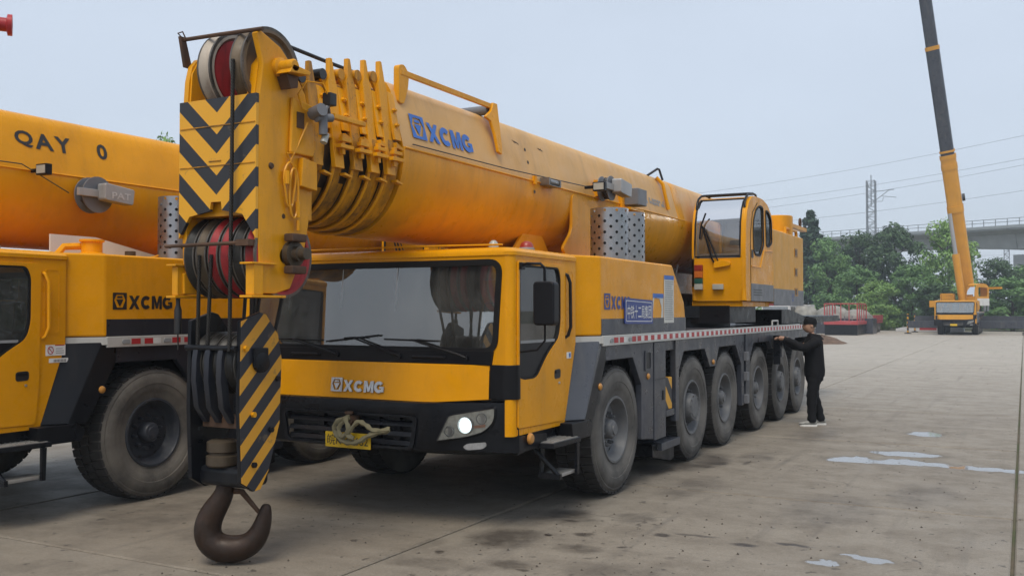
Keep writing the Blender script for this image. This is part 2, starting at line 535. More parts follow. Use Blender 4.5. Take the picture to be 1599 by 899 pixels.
def maker_mark(name, mat, org, u, w, h, parent, bold=0.035, lift=0.004, gap=0.2, tw=3.0):
    """square emblem with a hexagon and inverted triangle, then the four letters"""
    u, w, org = Vector(u), Vector(w), Vector(org)
    n = u.cross(w).normalized()
    mb = MB()
    e = h
    sq = [(0, 0), (e, 0), (e, e), (0, e)]
    hexa = [(0.30 * e, 0.12 * e), (0.70 * e, 0.12 * e), (0.90 * e, 0.56 * e), (0.74 * e, 0.88 * e), (0.26 * e, 0.88 * e), (0.10 * e, 0.56 * e)]
    tri = [(0.24 * e, 0.60 * e), (0.76 * e, 0.60 * e), (0.5 * e, 0.16 * e)]
    bar = [(0.28 * e, 0.68 * e), (0.72 * e, 0.68 * e), (0.66 * e, 0.80 * e), (0.34 * e, 0.80 * e)]
    tris = tessellate_polygon([[Vector((a, b, 0)) for a, b in sq], [Vector((a, b, 0)) for a, b in hexa]])
    pts = sq + hexa
    mb.add([org + u * a + w * b + n * lift for a, b in pts], [list(t) for t in tris])
    for pg in (tri, bar):
        mb.add([org + u * a + w * b + n * lift for a, b in pg], [list(range(len(pg)))])
    arc = lambda r, a0, a1: [(.5 + r * math.cos(R(a0 + (a1 - a0) * k / 14)), .5 + r * math.sin(R(a0 + (a1 - a0) * k / 14))) for k in range(15)]
    shapes = [('X', [(0, 0), (.3, 0), (.5, .30), (.7, 0), (1, 0), (.67, .5), (1, 1), (.7, 1), (.5, .70), (.3, 1), (0, 1), (.33, .5)]),
              ('C', arc(.5, 42, 318) + arc(.22, 318, 42)),
              ('M', [(0, 0), (.25, 0), (.25, .56), (.40, .06), (.60, .06), (.75, .56), (.75, 0), (1, 0), (1, 1), (.68, 1), (.50, .44), (.32, 1), (0, 1)]),
              ('G', arc(.5, 42, 300) + [(1, .10), (1, .55), (.56, .55), (.56, .38), (.74, .38), (.74, .27)] + arc(.22, 300, 42))]
    lw = h * tw / 4.0
    for i, (_, pg) in enumerate(shapes):
        o_ = org + u * (e + gap * h + lw * i + (lw * .06 if i > 0 else 0))
        tr_ = tessellate_polygon([[Vector((a, b, 0)) for a, b in pg]])
        mb.add([o_ + u * (a * lw * .95) + w * (b * h * .82 + h * .02) + n * lift for a, b in pg], [list(t) for t in tr_])
    return mb.build(name, mat, parent, smooth=False, merge=False)

# ------------------------------------------------------------------ ground: slabs of concrete on bare earth
def ground_material():
    m, nt, p = _nt('worn_concrete')
    geo = nt.nodes.new('ShaderNodeNewGeometry')
    oi = nt.nodes.new('ShaderNodeObjectInfo')
    big = _noise(nt, 0.45, 7, 0.68, None, 'World')
    mid = _noise(nt, 2.2, 8, 0.7, None, 'World')
    fine = _noise(nt, 45, 6, 0.7, None, 'World')
    drag = _noise(nt, 1.0, 6, 0.65, (0.35, 2.2, 1), 'World')
    c = _mix(nt, _ramp(nt, big, 0.3, 0.7), (0.170, 0.138, 0.102), (0.300, 0.256, 0.198))
    c = _mix(nt, _ramp(nt, oi.outputs['Random'], 0, 1, 0, 0.5), c, (0.27, 0.24, 0.195))
    c = _mix(nt, _ramp(nt, mid, 0.45, 0.75, 0, 0.85), c, (0.105, 0.084, 0.060))
    c = _mix(nt, _ramp(nt, drag, 0.5, 0.8, 0, 0.6), c, (0.36, 0.32, 0.262))
    c = _mix(nt, _ramp(nt, fine, 0.35, 0.75, 0, 0.6), c, (0.115, 0.098, 0.078))
    speck = _noise(nt, 9, 3, 0.5, None, 'World')
    c = _mix(nt, _ramp(nt, speck, 0.655, 0.69, 0, 0.8), c, (0.05, 0.04, 0.03))
    grit = _noise(nt, 160, 2, 0.5, None, 'World')
    c = _mix(nt, _ramp(nt, grit, 0.60, 0.70, 0, 0.45), c, (0.40, 0.37, 0.31))
    c = _mix(nt, _ramp(nt, grit, 0.40, 0.30, 0, 0.5), c, (0.09, 0.075, 0.06))
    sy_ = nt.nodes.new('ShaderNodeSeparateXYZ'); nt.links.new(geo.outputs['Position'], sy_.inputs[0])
    far_skylight = _math(nt, 'MULTIPLY', _ramp(nt, sy_.outputs[1], 14, 42, 0, .75), _ramp(nt, drag, .3, .65, .5, 1))
    c = _mix(nt, far_skylight, c, (.46, .42, .36))  # slabs paler with distance: grazing sky reflection put into the colour
    # fine hair cracks and tyre scuffs
    vor = nt.nodes.new('ShaderNodeTexVoronoi'); vor.feature = 'DISTANCE_TO_EDGE'; vor.inputs['Scale'].default_value = .28
    wv_ = nt.nodes.new('ShaderNodeTexNoise'); wv_.inputs['Scale'].default_value = 1.3; wv_.inputs['Detail'].default_value = 6
    nt.links.new(geo.outputs['Position'], wv_.inputs['Vector'])
    va = nt.nodes.new('ShaderNodeVectorMath'); va.operation = 'MULTIPLY_ADD'; va.inputs[1].default_value = (1.2, 1.2, 0)
    nt.links.new(wv_.outputs['Color'], va.inputs[0]); nt.links.new(geo.outputs['Position'], va.inputs[2])
    nt.links.new(va.outputs[0], vor.inputs['Vector'])
    crack = _math(nt, 'MULTIPLY', _ramp(nt, vor.outputs['Distance'], .0035, .001, 0, 1), _ramp(nt, big, .50, .60, 0, .75))
    c = _mix(nt, crack, c, (.06, .05, .04))
    scuff = _noise(nt, 1.6, 5, .6, (3.2, .12, 1), 'World')
    c = _mix(nt, _math(nt, 'MULTIPLY', _ramp(nt, scuff, .56, .70, 0, .55), _ramp(nt, big, .4, .6)), c, (.105, .09, .075))
    # oil and rust stains where vehicles have dripped, broad dark ovals under the cranes: (x, y, rx, ry, strength)
    warp = nt.nodes.new('ShaderNodeTexNoise')
    warp.inputs['Scale'].default_value = 3.0
    warp.inputs['Detail'].default_value = 4
    nt.links.new(geo.outputs['Position'], warp.inputs['Vector'])
    add = nt.nodes.new('ShaderNodeVectorMath'); add.operation = 'MULTIPLY_ADD'
    nt.links.new(warp.outputs['Color'], add.inputs[0])
    add.inputs[1].default_value = (0.36, 0.36, 0)
    nt.links.new(geo.outputs['Position'], add.inputs[2])
    off = nt.nodes.new('ShaderNodeVectorMath'); off.operation = 'SUBTRACT'
    nt.links.new(add.outputs[0], off.inputs[0]); off.inputs[1].default_value = (0.18, 0.18, 0)
    w2_ = nt.nodes.new('ShaderNodeTexNoise'); w2_.inputs['Scale'].default_value = 9; w2_.inputs['Detail'].default_value = 4
    nt.links.new(geo.outputs['Position'], w2_.inputs['Vector'])
    add2 = nt.nodes.new('ShaderNodeVectorMath'); add2.operation = 'MULTIPLY_ADD'; add2.inputs[1].default_value = (.12, .12, 0)
    nt.links.new(w2_.outputs['Color'], add2.inputs[0]); nt.links.new(geo.outputs['Position'], add2.inputs[2])
    off2 = nt.nodes.new('ShaderNodeVectorMath'); off2.operation = 'SUBTRACT'; off2.inputs[1].default_value = (.06, .06, 0)
    nt.links.new(add2.outputs[0], off2.inputs[0])
    tot = None
    for x, y, rx, ry, st in [(-3.9, 7.15, .34, .42, .75), (-3.86, 8.25, .34, .36, .8), (-3.6, 8.05, .22, .26, .6), (-3.2, 7.12, .22, .16, .85), (-3.2, 8.4, .2, .3, .6),
                             (-3.7, 11.9, .40, .9, .8), (-3.95, 11.1, .3, .5, .9), (-3.1, 12.6, .25, .5, .5), (-3.45, 6.45, .2, .14, .6), (-2.76, 7.90, .09, .08, 1.0), (-2.5, 8.02, .20, .045, 1.0), (-3.25, 7.10, .16, .035, 1.0), (-3.62, 7.45, .05, .04, 1.0), (-4.12, 6.5, .06, .05, .9), (-3.3, 6.35, .05, .04, .9), (-3.85, 7.0, .10, .08, .9), (-3.8, 8.3, .20, .06, 1.0), (-3.68, 8.05, .14, .05, 1.0), (-3.55, 11.6, .2, .2, .9), (-3.4, 11.9, .12, .22, .9), (-3.1, 12.1, .06, .2, .8),
                             (-2.06, 7.88, .13, .07, 1.0), (-1.69, 8.07, .17, .05, .9), (-4.35, 6.75, .12, .2, .5), (-4.0, 6.2, .5, .18, .45), (-2.6, 6.6, .5, .3, .35), (-1.7, 9.6, .5, .9, .35), (-3.2, 10.2, .3, .8, .45), (-.9, 10.8, .4, .8, .3), (-2.9, 15.4, .4, 1.2, .4), (-3.35, 7.6, .10, .09, .9), (-2.9, 7.35, .06, .05, .9), (-3.0, 6.9, .05, .04, .8), (-2.45, 7.2, .05, .05, .7), (-5.9, 6.1, .7, .4, .3), (-7.2, 6.4, .6, .9, .35), (-4.6, 9.6, 1.0, 1.6, .5), (-5.2, 14, 1.2, 6, .5), (-8.6, 9, 1.2, 4, .45)]:
        mp = nt.nodes.new('ShaderNodeVectorMath'); mp.operation = 'SUBTRACT'
        nt.links.new((off if max(rx, ry) > .24 else off2).outputs[0], mp.inputs[0]); mp.inputs[1].default_value = (x, y, 0)
        dv = nt.nodes.new('ShaderNodeVectorMath'); dv.operation = 'DIVIDE'
        nt.links.new(mp.outputs[0], dv.inputs[0]); dv.inputs[1].default_value = (rx, ry, 1e6)
        ln = nt.nodes.new('ShaderNodeVectorMath'); ln.operation = 'LENGTH'
        nt.links.new(dv.outputs[0], ln.inputs[0])
        s = _ramp(nt, ln.outputs['Value'], 1.10, 0.55, 0, st)
        tot = s if tot is None else _math(nt, 'MAXIMUM', tot, s)
    brk = _ramp(nt, mid, 0.32, 0.56, 0.15, 1.0)
    tot = _math(nt, 'MULTIPLY', tot, brk)
    c = _mix(nt, _math(nt, 'MULTIPLY', tot, 0.95), c, (0.026, 0.018, 0.012))
    # standing water: smooth, darker concrete under a film (x, y, rx, ry)
    wet = None
    wn = nt.nodes.new('ShaderNodeTexNoise'); wn.inputs['Scale'].default_value = 2.4; wn.inputs['Detail'].default_value = 5; wn.inputs['Roughness'].default_value = .55
    nt.links.new(geo.outputs['Position'], wn.inputs['Vector'])
    wv2 = nt.nodes.new('ShaderNodeVectorMath'); wv2.operation = 'MULTIPLY_ADD'; wv2.inputs[1].default_value = (.42, .6, 0)
    nt.links.new(wn.outputs['Color'], wv2.inputs[0])
    o3 = nt.nodes.new('ShaderNodeVectorMath'); o3.operation = 'SUBTRACT'; o3.inputs[1].default_value = (.21, .30, 0)
    nt.links.new(geo.outputs['Position'], o3.inputs[0]); nt.links.new(o3.outputs[0], wv2.inputs[2])
    for x, y, rx, ry in [(-1.95, 13.0, .36, .26), (-1.45, 13.85, .46, .26), (-1.3, 13.05, .50, .26), (-.45, 12.95, .52, .18), (-1.38, 16.2, .26, .28), (-1.40, 7.66, .11, .10), (-1.10, 7.85, .19, .07)]:
        mp = nt.nodes.new('ShaderNodeVectorMath'); mp.operation = 'SUBTRACT'
        nt.links.new(wv2.outputs[0], mp.inputs[0]); mp.inputs[1].default_value = (x, y, 0)
        dv = nt.nodes.new('ShaderNodeVectorMath'); dv.operation = 'DIVIDE'
        nt.links.new(mp.outputs[0], dv.inputs[0]); dv.inputs[1].default_value = (rx, ry, 1e6)
        ln = nt.nodes.new('ShaderNodeVectorMath'); ln.operation = 'LENGTH'
        nt.links.new(dv.outputs[0], ln.inputs[0])
        wet = ln.outputs['Value'] if wet is None else _math(nt, 'MINIMUM', wet, ln.outputs['Value'])
    damp = _ramp(nt, wet, 1.45, .95, 0, 1)
    wet = _ramp(nt, wet, 1.0, .90, 0, 1)
    c = _mix(nt, _math(nt, 'MULTIPLY', damp, .55), c, (.11, .095, .075))
    c = _mix(nt, wet, c, (.20, .20, .20))
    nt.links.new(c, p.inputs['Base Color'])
    r = _ramp(nt, mid, 0.3, 0.7, 0.50, 0.78)
    r = _math(nt, 'SUBTRACT', r, _math(nt, 'MULTIPLY', tot, 0.3))
    r = _math(nt, 'MULTIPLY', r, _math(nt, 'SUBTRACT', 1.0, _math(nt, 'MULTIPLY', wet, .94)))
    nt.links.new(r, p.inputs['Roughness'])
    nt.links.new(_ramp(nt, wet, 0, 1, .45, 1.0), p.inputs['Specular IOR Level'])
    nt.links.new(_ramp(nt, wet, 0, 1, 1.5, 1.75), p.inputs['IOR'])
    p.inputs['Sheen Weight'].default_value = .06
    p.inputs['Sheen Roughness'].default_value = .45
    p.inputs['Sheen Tint'].default_value = (1, .95, .88, 1)
    b_ = nt.nodes.new('ShaderNodeBump'); b_.inputs['Distance'].default_value = .008
    nt.links.new(_ramp(nt, wet, 0, 1, .55, 0.0), b_.inputs['Strength'])
    nt.links.new(_math(nt, 'ADD', fine, _math(nt, 'MULTIPLY', grit, .6)), b_.inputs['Height'])
    nt.links.new(b_.outputs[0], p.inputs['Normal'])
    return m
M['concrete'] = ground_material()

def earth_material():
    m, nt, p = _nt('earth_and_weeds')
    a = _noise(nt, 0.5, 6, 0.7, None, 'World')
    b = _noise(nt, 6, 6, 0.7, None, 'World')
    c = _mix(nt, _ramp(nt, a, 0.4, 0.6), (0.14, 0.115, 0.08), (0.075, 0.10, 0.04))
    c = _mix(nt, _ramp(nt, b, 0.4, 0.7, 0, 0.6), c, (0.07, 0.06, 0.045))
    nt.links.new(c, p.inputs['Base Color'])
    p.inputs['Roughness'].default_value = 0.95
    return m
M['earth'] = earth_material()

g = MB()
g.add([(-900, -300, -0.04), (900, -300, -0.04), (900, 1500, -0.04), (-900, 1500, -0.04)], [(0, 1, 2, 3)])
ground = tag(g.build('ground', 'earth'), kind='structure')
SX, SY = 4.3, 4.8
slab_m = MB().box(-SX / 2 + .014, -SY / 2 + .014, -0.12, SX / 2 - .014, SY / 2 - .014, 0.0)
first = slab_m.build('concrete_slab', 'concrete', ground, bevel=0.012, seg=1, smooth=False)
rg = random.Random(3)
n_s = 0
for i in range(-9, 4):
    for j in range(-1, 19):
        cx, cy = -4.4 + SX * (i + 0.5), 5.2 + SY * (j + 0.5)
        if cy > 60 and i < -6:
            continue
        o = first if n_s == 0 else link('concrete_slab', first.data, ground)
        o.location = (cx, cy, rg.uniform(-0.003, 0.003))
        n_s += 1

ap = MB()
x0_, x1_, y0_, y1_ = -4.4 - 9 * SX, -4.4 + 4 * SX, 5.2 - SY, 5.2 + 18 * SY
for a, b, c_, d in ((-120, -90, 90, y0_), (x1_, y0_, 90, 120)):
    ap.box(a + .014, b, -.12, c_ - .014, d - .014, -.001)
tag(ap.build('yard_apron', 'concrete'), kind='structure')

# loose grit, chips and crumbs of dirt lying on the slabs
rk_ = random.Random(12)
gv = MB()
for k in range(900):
    gy = 4.6 + 24 * rk_.random() ** 1.8
    gx = -.2 - rk_.random() * (4.2 + gy * .25)
    gs = rk_.uniform(.004, .014) * (1.6 if rk_.random() < .06 else 1)
    a_ = rk_.uniform(0, 6.28)
    pts_ = [(gx + gs * rk_.uniform(.6, 1.4) * math.cos(a_ + q * 1.57), gy + gs * rk_.uniform(.6, 1.4) * math.sin(a_ + q * 1.57), -.002) for q in range(4)]
    gv.add(pts_ + [(gx, gy, gs * rk_.uniform(.5, 1.1))], [(0, 1, 4), (1, 2, 4), (2, 3, 4), (3, 0, 4)])
M['grit'] = plain('grit_and_crumbs', (.085, .07, .055), .9, 0, .6, 3)
tag(gv.build('scattered_grit', 'grit', None, smooth=False, merge=False), 'scattered grit and dirt crumbs lying on the concrete slabs', 'grit', None, 'stuff')

# ------------------------------------------------------------------ wheels
TR = 0.675
def make_wheel(hub_big, tyre_mat, rim_mat):
    """axis +x is outward, outer side wall near x = 0"""
    rim = MB()
    rim.lathe([(0.352, -0.40), (0.352, -0.02), (0.345, -0.005), (0.325, -0.005), (0.312, -0.03), (0.300, -0.10), (0.27, -0.135), (0.215, -0.12), (0.19, -0.13), (0.0, -0.13)], (0, 0, 0), (1, 0, 0), 40, False)
    o = rim.build('wheel', rim_mat)
    t = MB()
    t.lathe([(0.345, -0.40), (0.42, -0.425), (0.54, -0.432), (0.615, -0.418), (0.648, -0.395), (0.653, -0.36), (0.655, -0.21), (0.653, -0.06), (0.648, -0.022),
             (0.615, 0.004), (0.60, 0.004), (0.592, 0.012), (0.54, 0.020), (0.50, 0.018), (0.495, 0.012), (0.44, 0.008), (0.43, 0.002), (0.385, -0.010), (0.345, -0.02)], (0, 0, 0), (1, 0, 0), 56, False)
    t.build('tyre', tyre_mat, o)
    tr = MB()
    N = 46
    for k in range(N):
        for row, (xa, xb, ph) in enumerate(((-0.012, -0.135, 0), (-0.15, -0.268, 0.5), (-0.283, -0.405, 0))):
            a0 = 2 * math.pi * (k + ph) / N
            da = 2 * math.pi / N * 0.40
            vs = []
            for r_ in (0.640, 0.677):
                sh = 0.0 if r_ > 0.65 else 0.006
                for x, a in ((xa, a0 - da), (xb, a0 - da + 0.02), (xb, a0 + da + 0.02), (xa, a0 + da)):
                    rr_ = r_ - (0.014 if (r_ > .65 and (x > -0.03 or x < -0.39)) else 0)
                    vs.append((x, rr_ * math.cos(a), rr_ * math.sin(a)))
            tr.add(vs, [(4, 5, 6, 7), (0, 1, 5, 4), (1, 2, 6, 5), (2, 3, 7, 6), (3, 0, 4, 7)])
    tr.build('tread', 'tread', o, smooth=False)
    h = MB()
    if hub_big:
        h.lathe([(0.185, -0.13), (0.18, -0.02), (0.165, 0.015), (0.15, 0.022), (0.13, 0.022), (0.125, 0.03), (0.0, 0.032)], (0, 0, 0), (1, 0, 0), 32, False)
        nb, rb, xb = 14, 0.225, -0.12
        for k in range(12):
            a = 2 * math.pi * k / 12
            h.cyl((0.018, .155 * math.cos(a), .155 * math.sin(a)), (0.034, .155 * math.cos(a), .155 * math.sin(a)), 0.011, 6)
    else:
        h.lathe([(0.105, -0.13), (0.10, -0.05), (0.085, -0.03), (0.06, -0.025), (0.055, -0.01), (0.0, -0.008)], (0, 0, 0), (1, 0, 0), 28, False)
        nb, rb, xb = 10, 0.165, -0.13
    for k in range(nb):
        a = 2 * math.pi * (k + .5) / nb
        y, z = rb * math.cos(a), rb * math.sin(a)
        h.cyl((xb, y, z), (xb + 0.045, y, z), 0.022, 8, 0.018)
        h.cyl((xb + 0.045, y, z), (xb + 0.065, y, z), 0.012, 6)
    h.build('hub', rim_mat, o)
    d = MB()
    for k in range(8):
        a = 2 * math.pi * k / 8
        d.lathe([(0.022, 0), (0.0, 0.001)], (-0.128, .245 * math.cos(a), .245 * math.sin(a)), (1, 0, 0), 12, False)
    d.build('vent_hole', 'ink', o)
    return o

AXLES = [2.18, 4.80, 6.32, 8.28, 9.86, 11.28]
def add_wheels(root, tyre_mat, rim_mat, axles=AXLES, big=(1, 4, 5), left=True, steer=0):
    protos = {}
    for i, y in enumerate(axles):
        for side in (1, -1):
            if side < 0 and not left:
                continue
            b = i in big
            if b not in protos:
                w = make_wheel(b, tyre_mat, rim_mat); w.parent = root; protos[b] = w
            else:
                w = copy_tree(protos[b], root)
            w.location = (side * 1.525, y, TR)
            w.rotation_euler = (0.37 * i + (0.5 if side > 0 else 0), 0, 0 if side > 0 else math.pi)

# ------------------------------------------------------------------ crane carrier (x: left-hand side of vehicle positive, y: rearwards, z: up; front of cab at y = 0)
CL = -1.62                      # far side of the driver's cab
WIN = rpoly([(.115, 2.315), (.115, 1.335), (.20, 1.315), (.44, 1.315), (.66, 1.52), (.90, 1.66), (.945, 1.80), (.945, 2.22), (.90, 2.315)], [.04, .03, .03, .08, .15, .15, .08, .06, .06], 4)

def carrier(root, c):
    Y, G, B = c['yellow'], c['grey'], 'black'
    far = c.get('far', False)
    # --- frame and deck
    mb = MB().box(-0.62, 0.5, 0.62, 0.62, 12.6, 1.42)
    for y in c['axles']:
        mb.cyl((-1.15, y, TR), (1.15, y, TR), 0.16, 12)
    mb.build('chassis_frame', 'black', root, bevel=.02)
    MB().box(-1.55, 1.75, 1.44, 1.55, 12.75, 1.645).build('deck', G, root, bevel=.01)
    ys = 0
    skirtA = [(1.785, 1.56), (1.785, 1.41), (2.54, 1.41), (2.80, 1.10), (2.80, .50), (3.18, .46), (3.18, 1.56)]
    skirtB = [(3.98, 1.56), (3.98, .58), (4.11, .58), (4.11, 1.18), (4.30, 1.41), (5.18, 1.41), (5.42, 1.16), (5.68, 1.16), (5.86, 1.41), (6.72, 1.41), (7.03, 1.12), (7.06, .50), (7.18, .50), (7.18, 1.56)]
    skirtC = [(7.30, 1.56), (7.30, .62), (7.50, .62), (7.55, 1.18), (7.78, 1.41), (8.80, 1.41), (8.98, 1.28), (9.14, 1.28), (9.30, 1.41), (10.3, 1.41), (10.5, 1.28), (10.68, 1.28), (10.84, 1.41), (11.9, 1.41), (12.1, 1.2), (12.1, .86), (12.8, .86), (12.8, 1.56)]
    for poly in (skirtA, skirtB, skirtC):
        for sd_ in (1, -1):
            MB().prism(poly, 'x', sd_ * 1.50, sd_ * 1.57).build('side_skirt', G, root, bevel=.008)
    MB().prism([(1.66, 1.56), (1.25, .86), (1.46, .86), (1.78, 1.41), (1.78, 1.56)], 'x', 1.50, 1.573).build('wing_side', 'black', root, bevel=.008)
    # dark wheel-house liners set back behind the skirts
    for y0, y1 in ((1.5, 2.95), (4.05, 7.1), (7.5, 12.3)):
        MB().box(.66, y0, .9, .72, y1, 1.43).build('wheel_house_liner', 'black', root)
    # --- storage door between first and second axle
    d = MB().box(1.47, 3.20, .44, 1.578, 3.60, 1.555).build('storage_door', G, root, bevel=.012)
    MB().box(1.58, 3.47, .88, 1.588, 3.52, .99).build('latch', 'plastic', d)
    MB().box(1.579, 3.215, 1.125, 1.583, 3.585, 1.131).build('seam', 'ink', d)
    MB().plate(rpoly([(2.90, 1.24), (3.10, 1.24), (3.10, 1.47), (2.90, 1.47)], .03), [rpoly([(2.925, 1.265), (3.075, 1.265), (3.075, 1.445), (2.925, 1.445)], .02)], 'x', 1.571, 1.582).build('pocket_frame', G, root)
    MB().box(1.5705, 2.92, 1.26, 1.5735, 3.08, 1.45).build('pocket', 'ink', root)
    for y, z in ((1.62, 1.16), (3.0, 1.18), (5.55, 1.22), (7.24, 1.22), (9.06, 1.32)):
        MB().lathe([(0.036, 0), (0.034, .012), (.02, .022), (0, .024)], (1.573, y, z), (1, 0, 0), 14, False).build('marker_lamp', 'amber', root)
    # --- outrigger jack bay
    MB().box(1.05, 3.66, .48, 1.10, 3.95, 1.5).build('jack_bay_back', 'black', root)
    j = MB().box(1.30, 3.68, .74, 1.545, 3.92, 1.12).build('jack_beam', 'post_stripes', root, bevel=.01)
    MB().cyl((1.42, 3.80, 1.12), (1.42, 3.80, 1.45), .05, 14).cyl((1.36, 3.80, .40), (1.36, 3.80, .74), .075, 16).build('jack_cylinder', 'grey_light', j)
    MB().box(1.25, 3.66, .66, 1.56, 3.965, .738).build('jack_collar', G, root, bevel=.01)
    f = MB().prism([(3.35, .36), (3.35, .22), (4.0, .10), (4.12, .12), (4.12, .30), (4.06, .36)], 'x', .95, 1.50).build('jack_foot', 'black', root, bevel=.012)
    MB().box(.98, 3.5, .28, 1.56, 4.18, .37).build('foot_plate', G, f, bevel=.01)
    # --- steps between axles three and four
    MB().box(1.45, 7.20, .50, 1.50, 7.28, 1.5).build('ladder_rail', G, root)
    for z in (1.16, .86, .52):
        s_ = MB().box(1.40, 7.19, z, 1.62, 7.31, z + .13).build('ladder_step', 'grey_light', root, bevel=.008)
    # --- deck rail with reflective tape
    rail = MB().box(1.571, 1.66, 1.56, 1.598, 12.70, 1.664).build('deck_rail', 'deck_rail', root, bevel=.006)
    MB().prism([(1.41, 1.34), (1.598, 1.66), (1.53, 1.665), (1.37, 1.40)], 'z', 1.585, 1.66).build('rail_end', 'deck_rail', rail, bevel=.004)
    tape = None
    y = 1.80
    k = 0
    while y < 12.5:
        if k == 0 or k == 2:
            MB().prism(rpoly([(y + .03, 1.592), (y + .12, 1.592), (y + .12, 1.632), (y + .03, 1.632)], .02), 'x', 1.596, 1.606).build('side_marker', 'print_grey', rail)
            MB().box(1.5975, y + .14, 1.585, 1.6005, y + .25, 1.640).build('reflective_tape', 'red_tape', rail)
            y += .30
        else:
            if tape is None:
                tape = MB().box(1.5975, 0, 1.585, 1.6005, .105, 1.640).build('reflective_tape', 'red_tape', rail)
                tape.location.y = y
                wt_ = MB().box(1.5975, .107, 1.585, 1.6003, .205, 1.640).build('white_tape', 'white_tape', rail)
                wt_.location.y = y
                wdat = wt_.data
            else:
                t_ = link('reflective_tape', tape.data, rail); t_.location.y = y
                t_ = link('white_tape', wdat, rail); t_.location.y = y
            y += .213
        k += 1
    # --- engine cover box
    ring = lambda z, yr, s: [(-1.57 * s, 1.65, z), (-1.41, 1.31, z), (1.41, 1.31, z), (1.57, 1.65, z), (1.57, yr, z), (-1.57, yr, z)]
    ex = c.get('cover_ext', 0)
    cov = MB().loft([ring(1.665, 4.37 + ex, 1), ring(1.83, 4.37 + ex, 1), ring(2.02, 4.32 + ex, 1), ring(2.46, 3.87 + ex, 1)]).build('engine_cover', Y, root, bevel=.022, seg=3, ang=20)
    MB().box(1.565, 1.668, 1.668, 1.5745, 4.365 + ex, 1.832).build('lower_band', G, cov)
    # --- driver's cab shell
    shell = MB()
    wsc = rpoly([(-1.47, 1.575), (1.275, 1.575), (1.325, 2.325), (-1.47, 2.325)], .10, 6)
    shell.plate([(CL + .07, 1.40), (1.38, 1.40), (1.38, 2.395), (CL + .07, 2.395)], [wsc], 'y', 0.0, 0.045)
    # rounded corner posts
    for cx, sg in ((1.38, 1), (CL + .07, -1)):
        prof = [(cx + sg * .07 * math.sin(a), .07 - .07 * math.cos(a)) for a in [math.pi / 2 * k / 6 for k in range(7)]]
        prof += [(cx + sg * .035, .07), (cx, .045)]
        shell.prism(prof, 'z', .84, 2.395)
    cab = shell.build('driver_cab', Y, root)
    side = [(.07, .84), (1.05, .84), (1.31, 1.60), (1.31, 2.395), (.07, 2.395)]
    MB().plate(side, [WIN], 'x', 1.42, 1.45).build('side_panel', Y, cab)
    MB().plate([(.07, .84), (1.31, .84), (1.31, 2.395), (.07, 2.395)], [rpoly([(.16, 1.55), (1.02, 1.55), (1.02, 2.31), (.16, 2.31)], .06)], 'x', CL, CL + .03).build('side_panel', Y, cab)
    MB().plate([(CL + .03, .84), (1.42, .84), (1.42, 2.395), (CL + .03, 2.395)], [rpoly([(-1.3, 1.75), (-.35, 1.75), (-.35, 2.22), (-1.3, 2.22)], .06), rpoly([(.15, 1.75), (1.1, 1.75), (1.1, 2.22), (.15, 2.22)], .06)], 'y', 1.262, 1.298).build('back_panel', 'liner', cab)
    def rr(z, i, yb=0.0):
        p = rpoly([(CL + i, i * .8 + yb), (1.45 - i, i * .8 + yb), (1.45 - i, 1.33 - i), (CL + i, 1.33 - i)], [.10, .10, .05, .05], 5)
        return [(x, y, z) for x, y in p]
    rf = MB().loft([rr(2.385, .012), rr(2.392, -.012), rr(2.425, -.012), rr(2.448, .010), rr(2.462, .05), rr(2.468, .12)]).build('cab_roof', Y, root)
    MB().box(CL + .05, .06, 2.368, 1.40, 1.26, 2.384).build('headliner', 'curtain', rf)
    if not far:
        MB().tube([(CL + .1, .02, 2.487), (-.6, .0, 2.492), (.4, .0, 2.492), (1.33, .05, 2.485)], .009, 6).build('roof_rail', Y, rf)
        MB().lathe([(.045, 0), (.045, .02), (.036, .05), (.018, .068), (0, .07)], (1.18, .16, 2.465), (0, 0, 1), 16, False).build('roof_lamp', 'white_lens', rf)
        bc = MB().lathe([(.075, 0), (.075, .03), (.07, .035), (0, .036)], (1.22, .72, 2.464), (0, 0, 1), 18, False).build('beacon_base', 'print_grey', rf)
        MB().lathe([(.066, .03), (.062, .06), (.045, .085), (.02, .095), (0, .096)], (1.22, .72, 2.464), (0, 0, 1), 18, False).build('beacon', 'red_lens', rf)
    # windscreen
    gk = MB().plate(grow(wsc, .035), [grow(wsc, -.018)], 'y', -.012, .03).build('windscreen_seal', 'rubber_seal', root)
    wsm = MB().plate(grow(wsc, .004), [], 'y', .0, .004)
    wsm.v = [(x, y + (z - 1.575) * .032, z) for x, y, z in wsm.v]
    ws = wsm.build('windscreen', c.get('glass', 'glass'), root)
    MB().prism([(CL + .10, 1.445), (1.255, 1.445), (1.275, 1.565), (CL + .10, 1.565)], 'y', -.016, .012).build('scuttle_panel', 'plastic', root, bevel=.006)
    if not far:
        for px, ax_, bx0, bx1, bz0, bz1 in ((1.01, .47, .14, .72, 1.655, 1.645), (.31, -.19, -.53, .08, 1.625, 1.69), (-.40, -.92, -1.15, -.60, 1.645, 1.635)):
            az = (bz0 + (bz1 - bz0) * (ax_ - bx0) / (bx1 - bx0))
            w = MB().tube([(px, -.03, 1.505), (px - .06, -.045, 1.53), (ax_, -.045, az)], [.014, .012, .008], 8).cyl((px, -.01, 1.505), (px, -.04, 1.505), .024, 12).build('wiper', 'plastic', ws)
            MB().tube([(bx0, -.022, bz0), (bx1, -.022, bz1)], .009, 6).tube([(ax_ - .12, -.03, az), (ax_, -.04, az + .008), (ax_ + .12, -.03, az)], .006, 5).build('wiper_blade', 'rubber_seal', ws)
        for hx in (.62, -.78):
            MB().tube([(hx - .17, -.012, 1.505), (hx - .16, -.035, 1.505), (hx + .16, -.035, 1.505), (hx + .17, -.012, 1.505)], .014, 8).build('grab_handle', 'plastic', root)
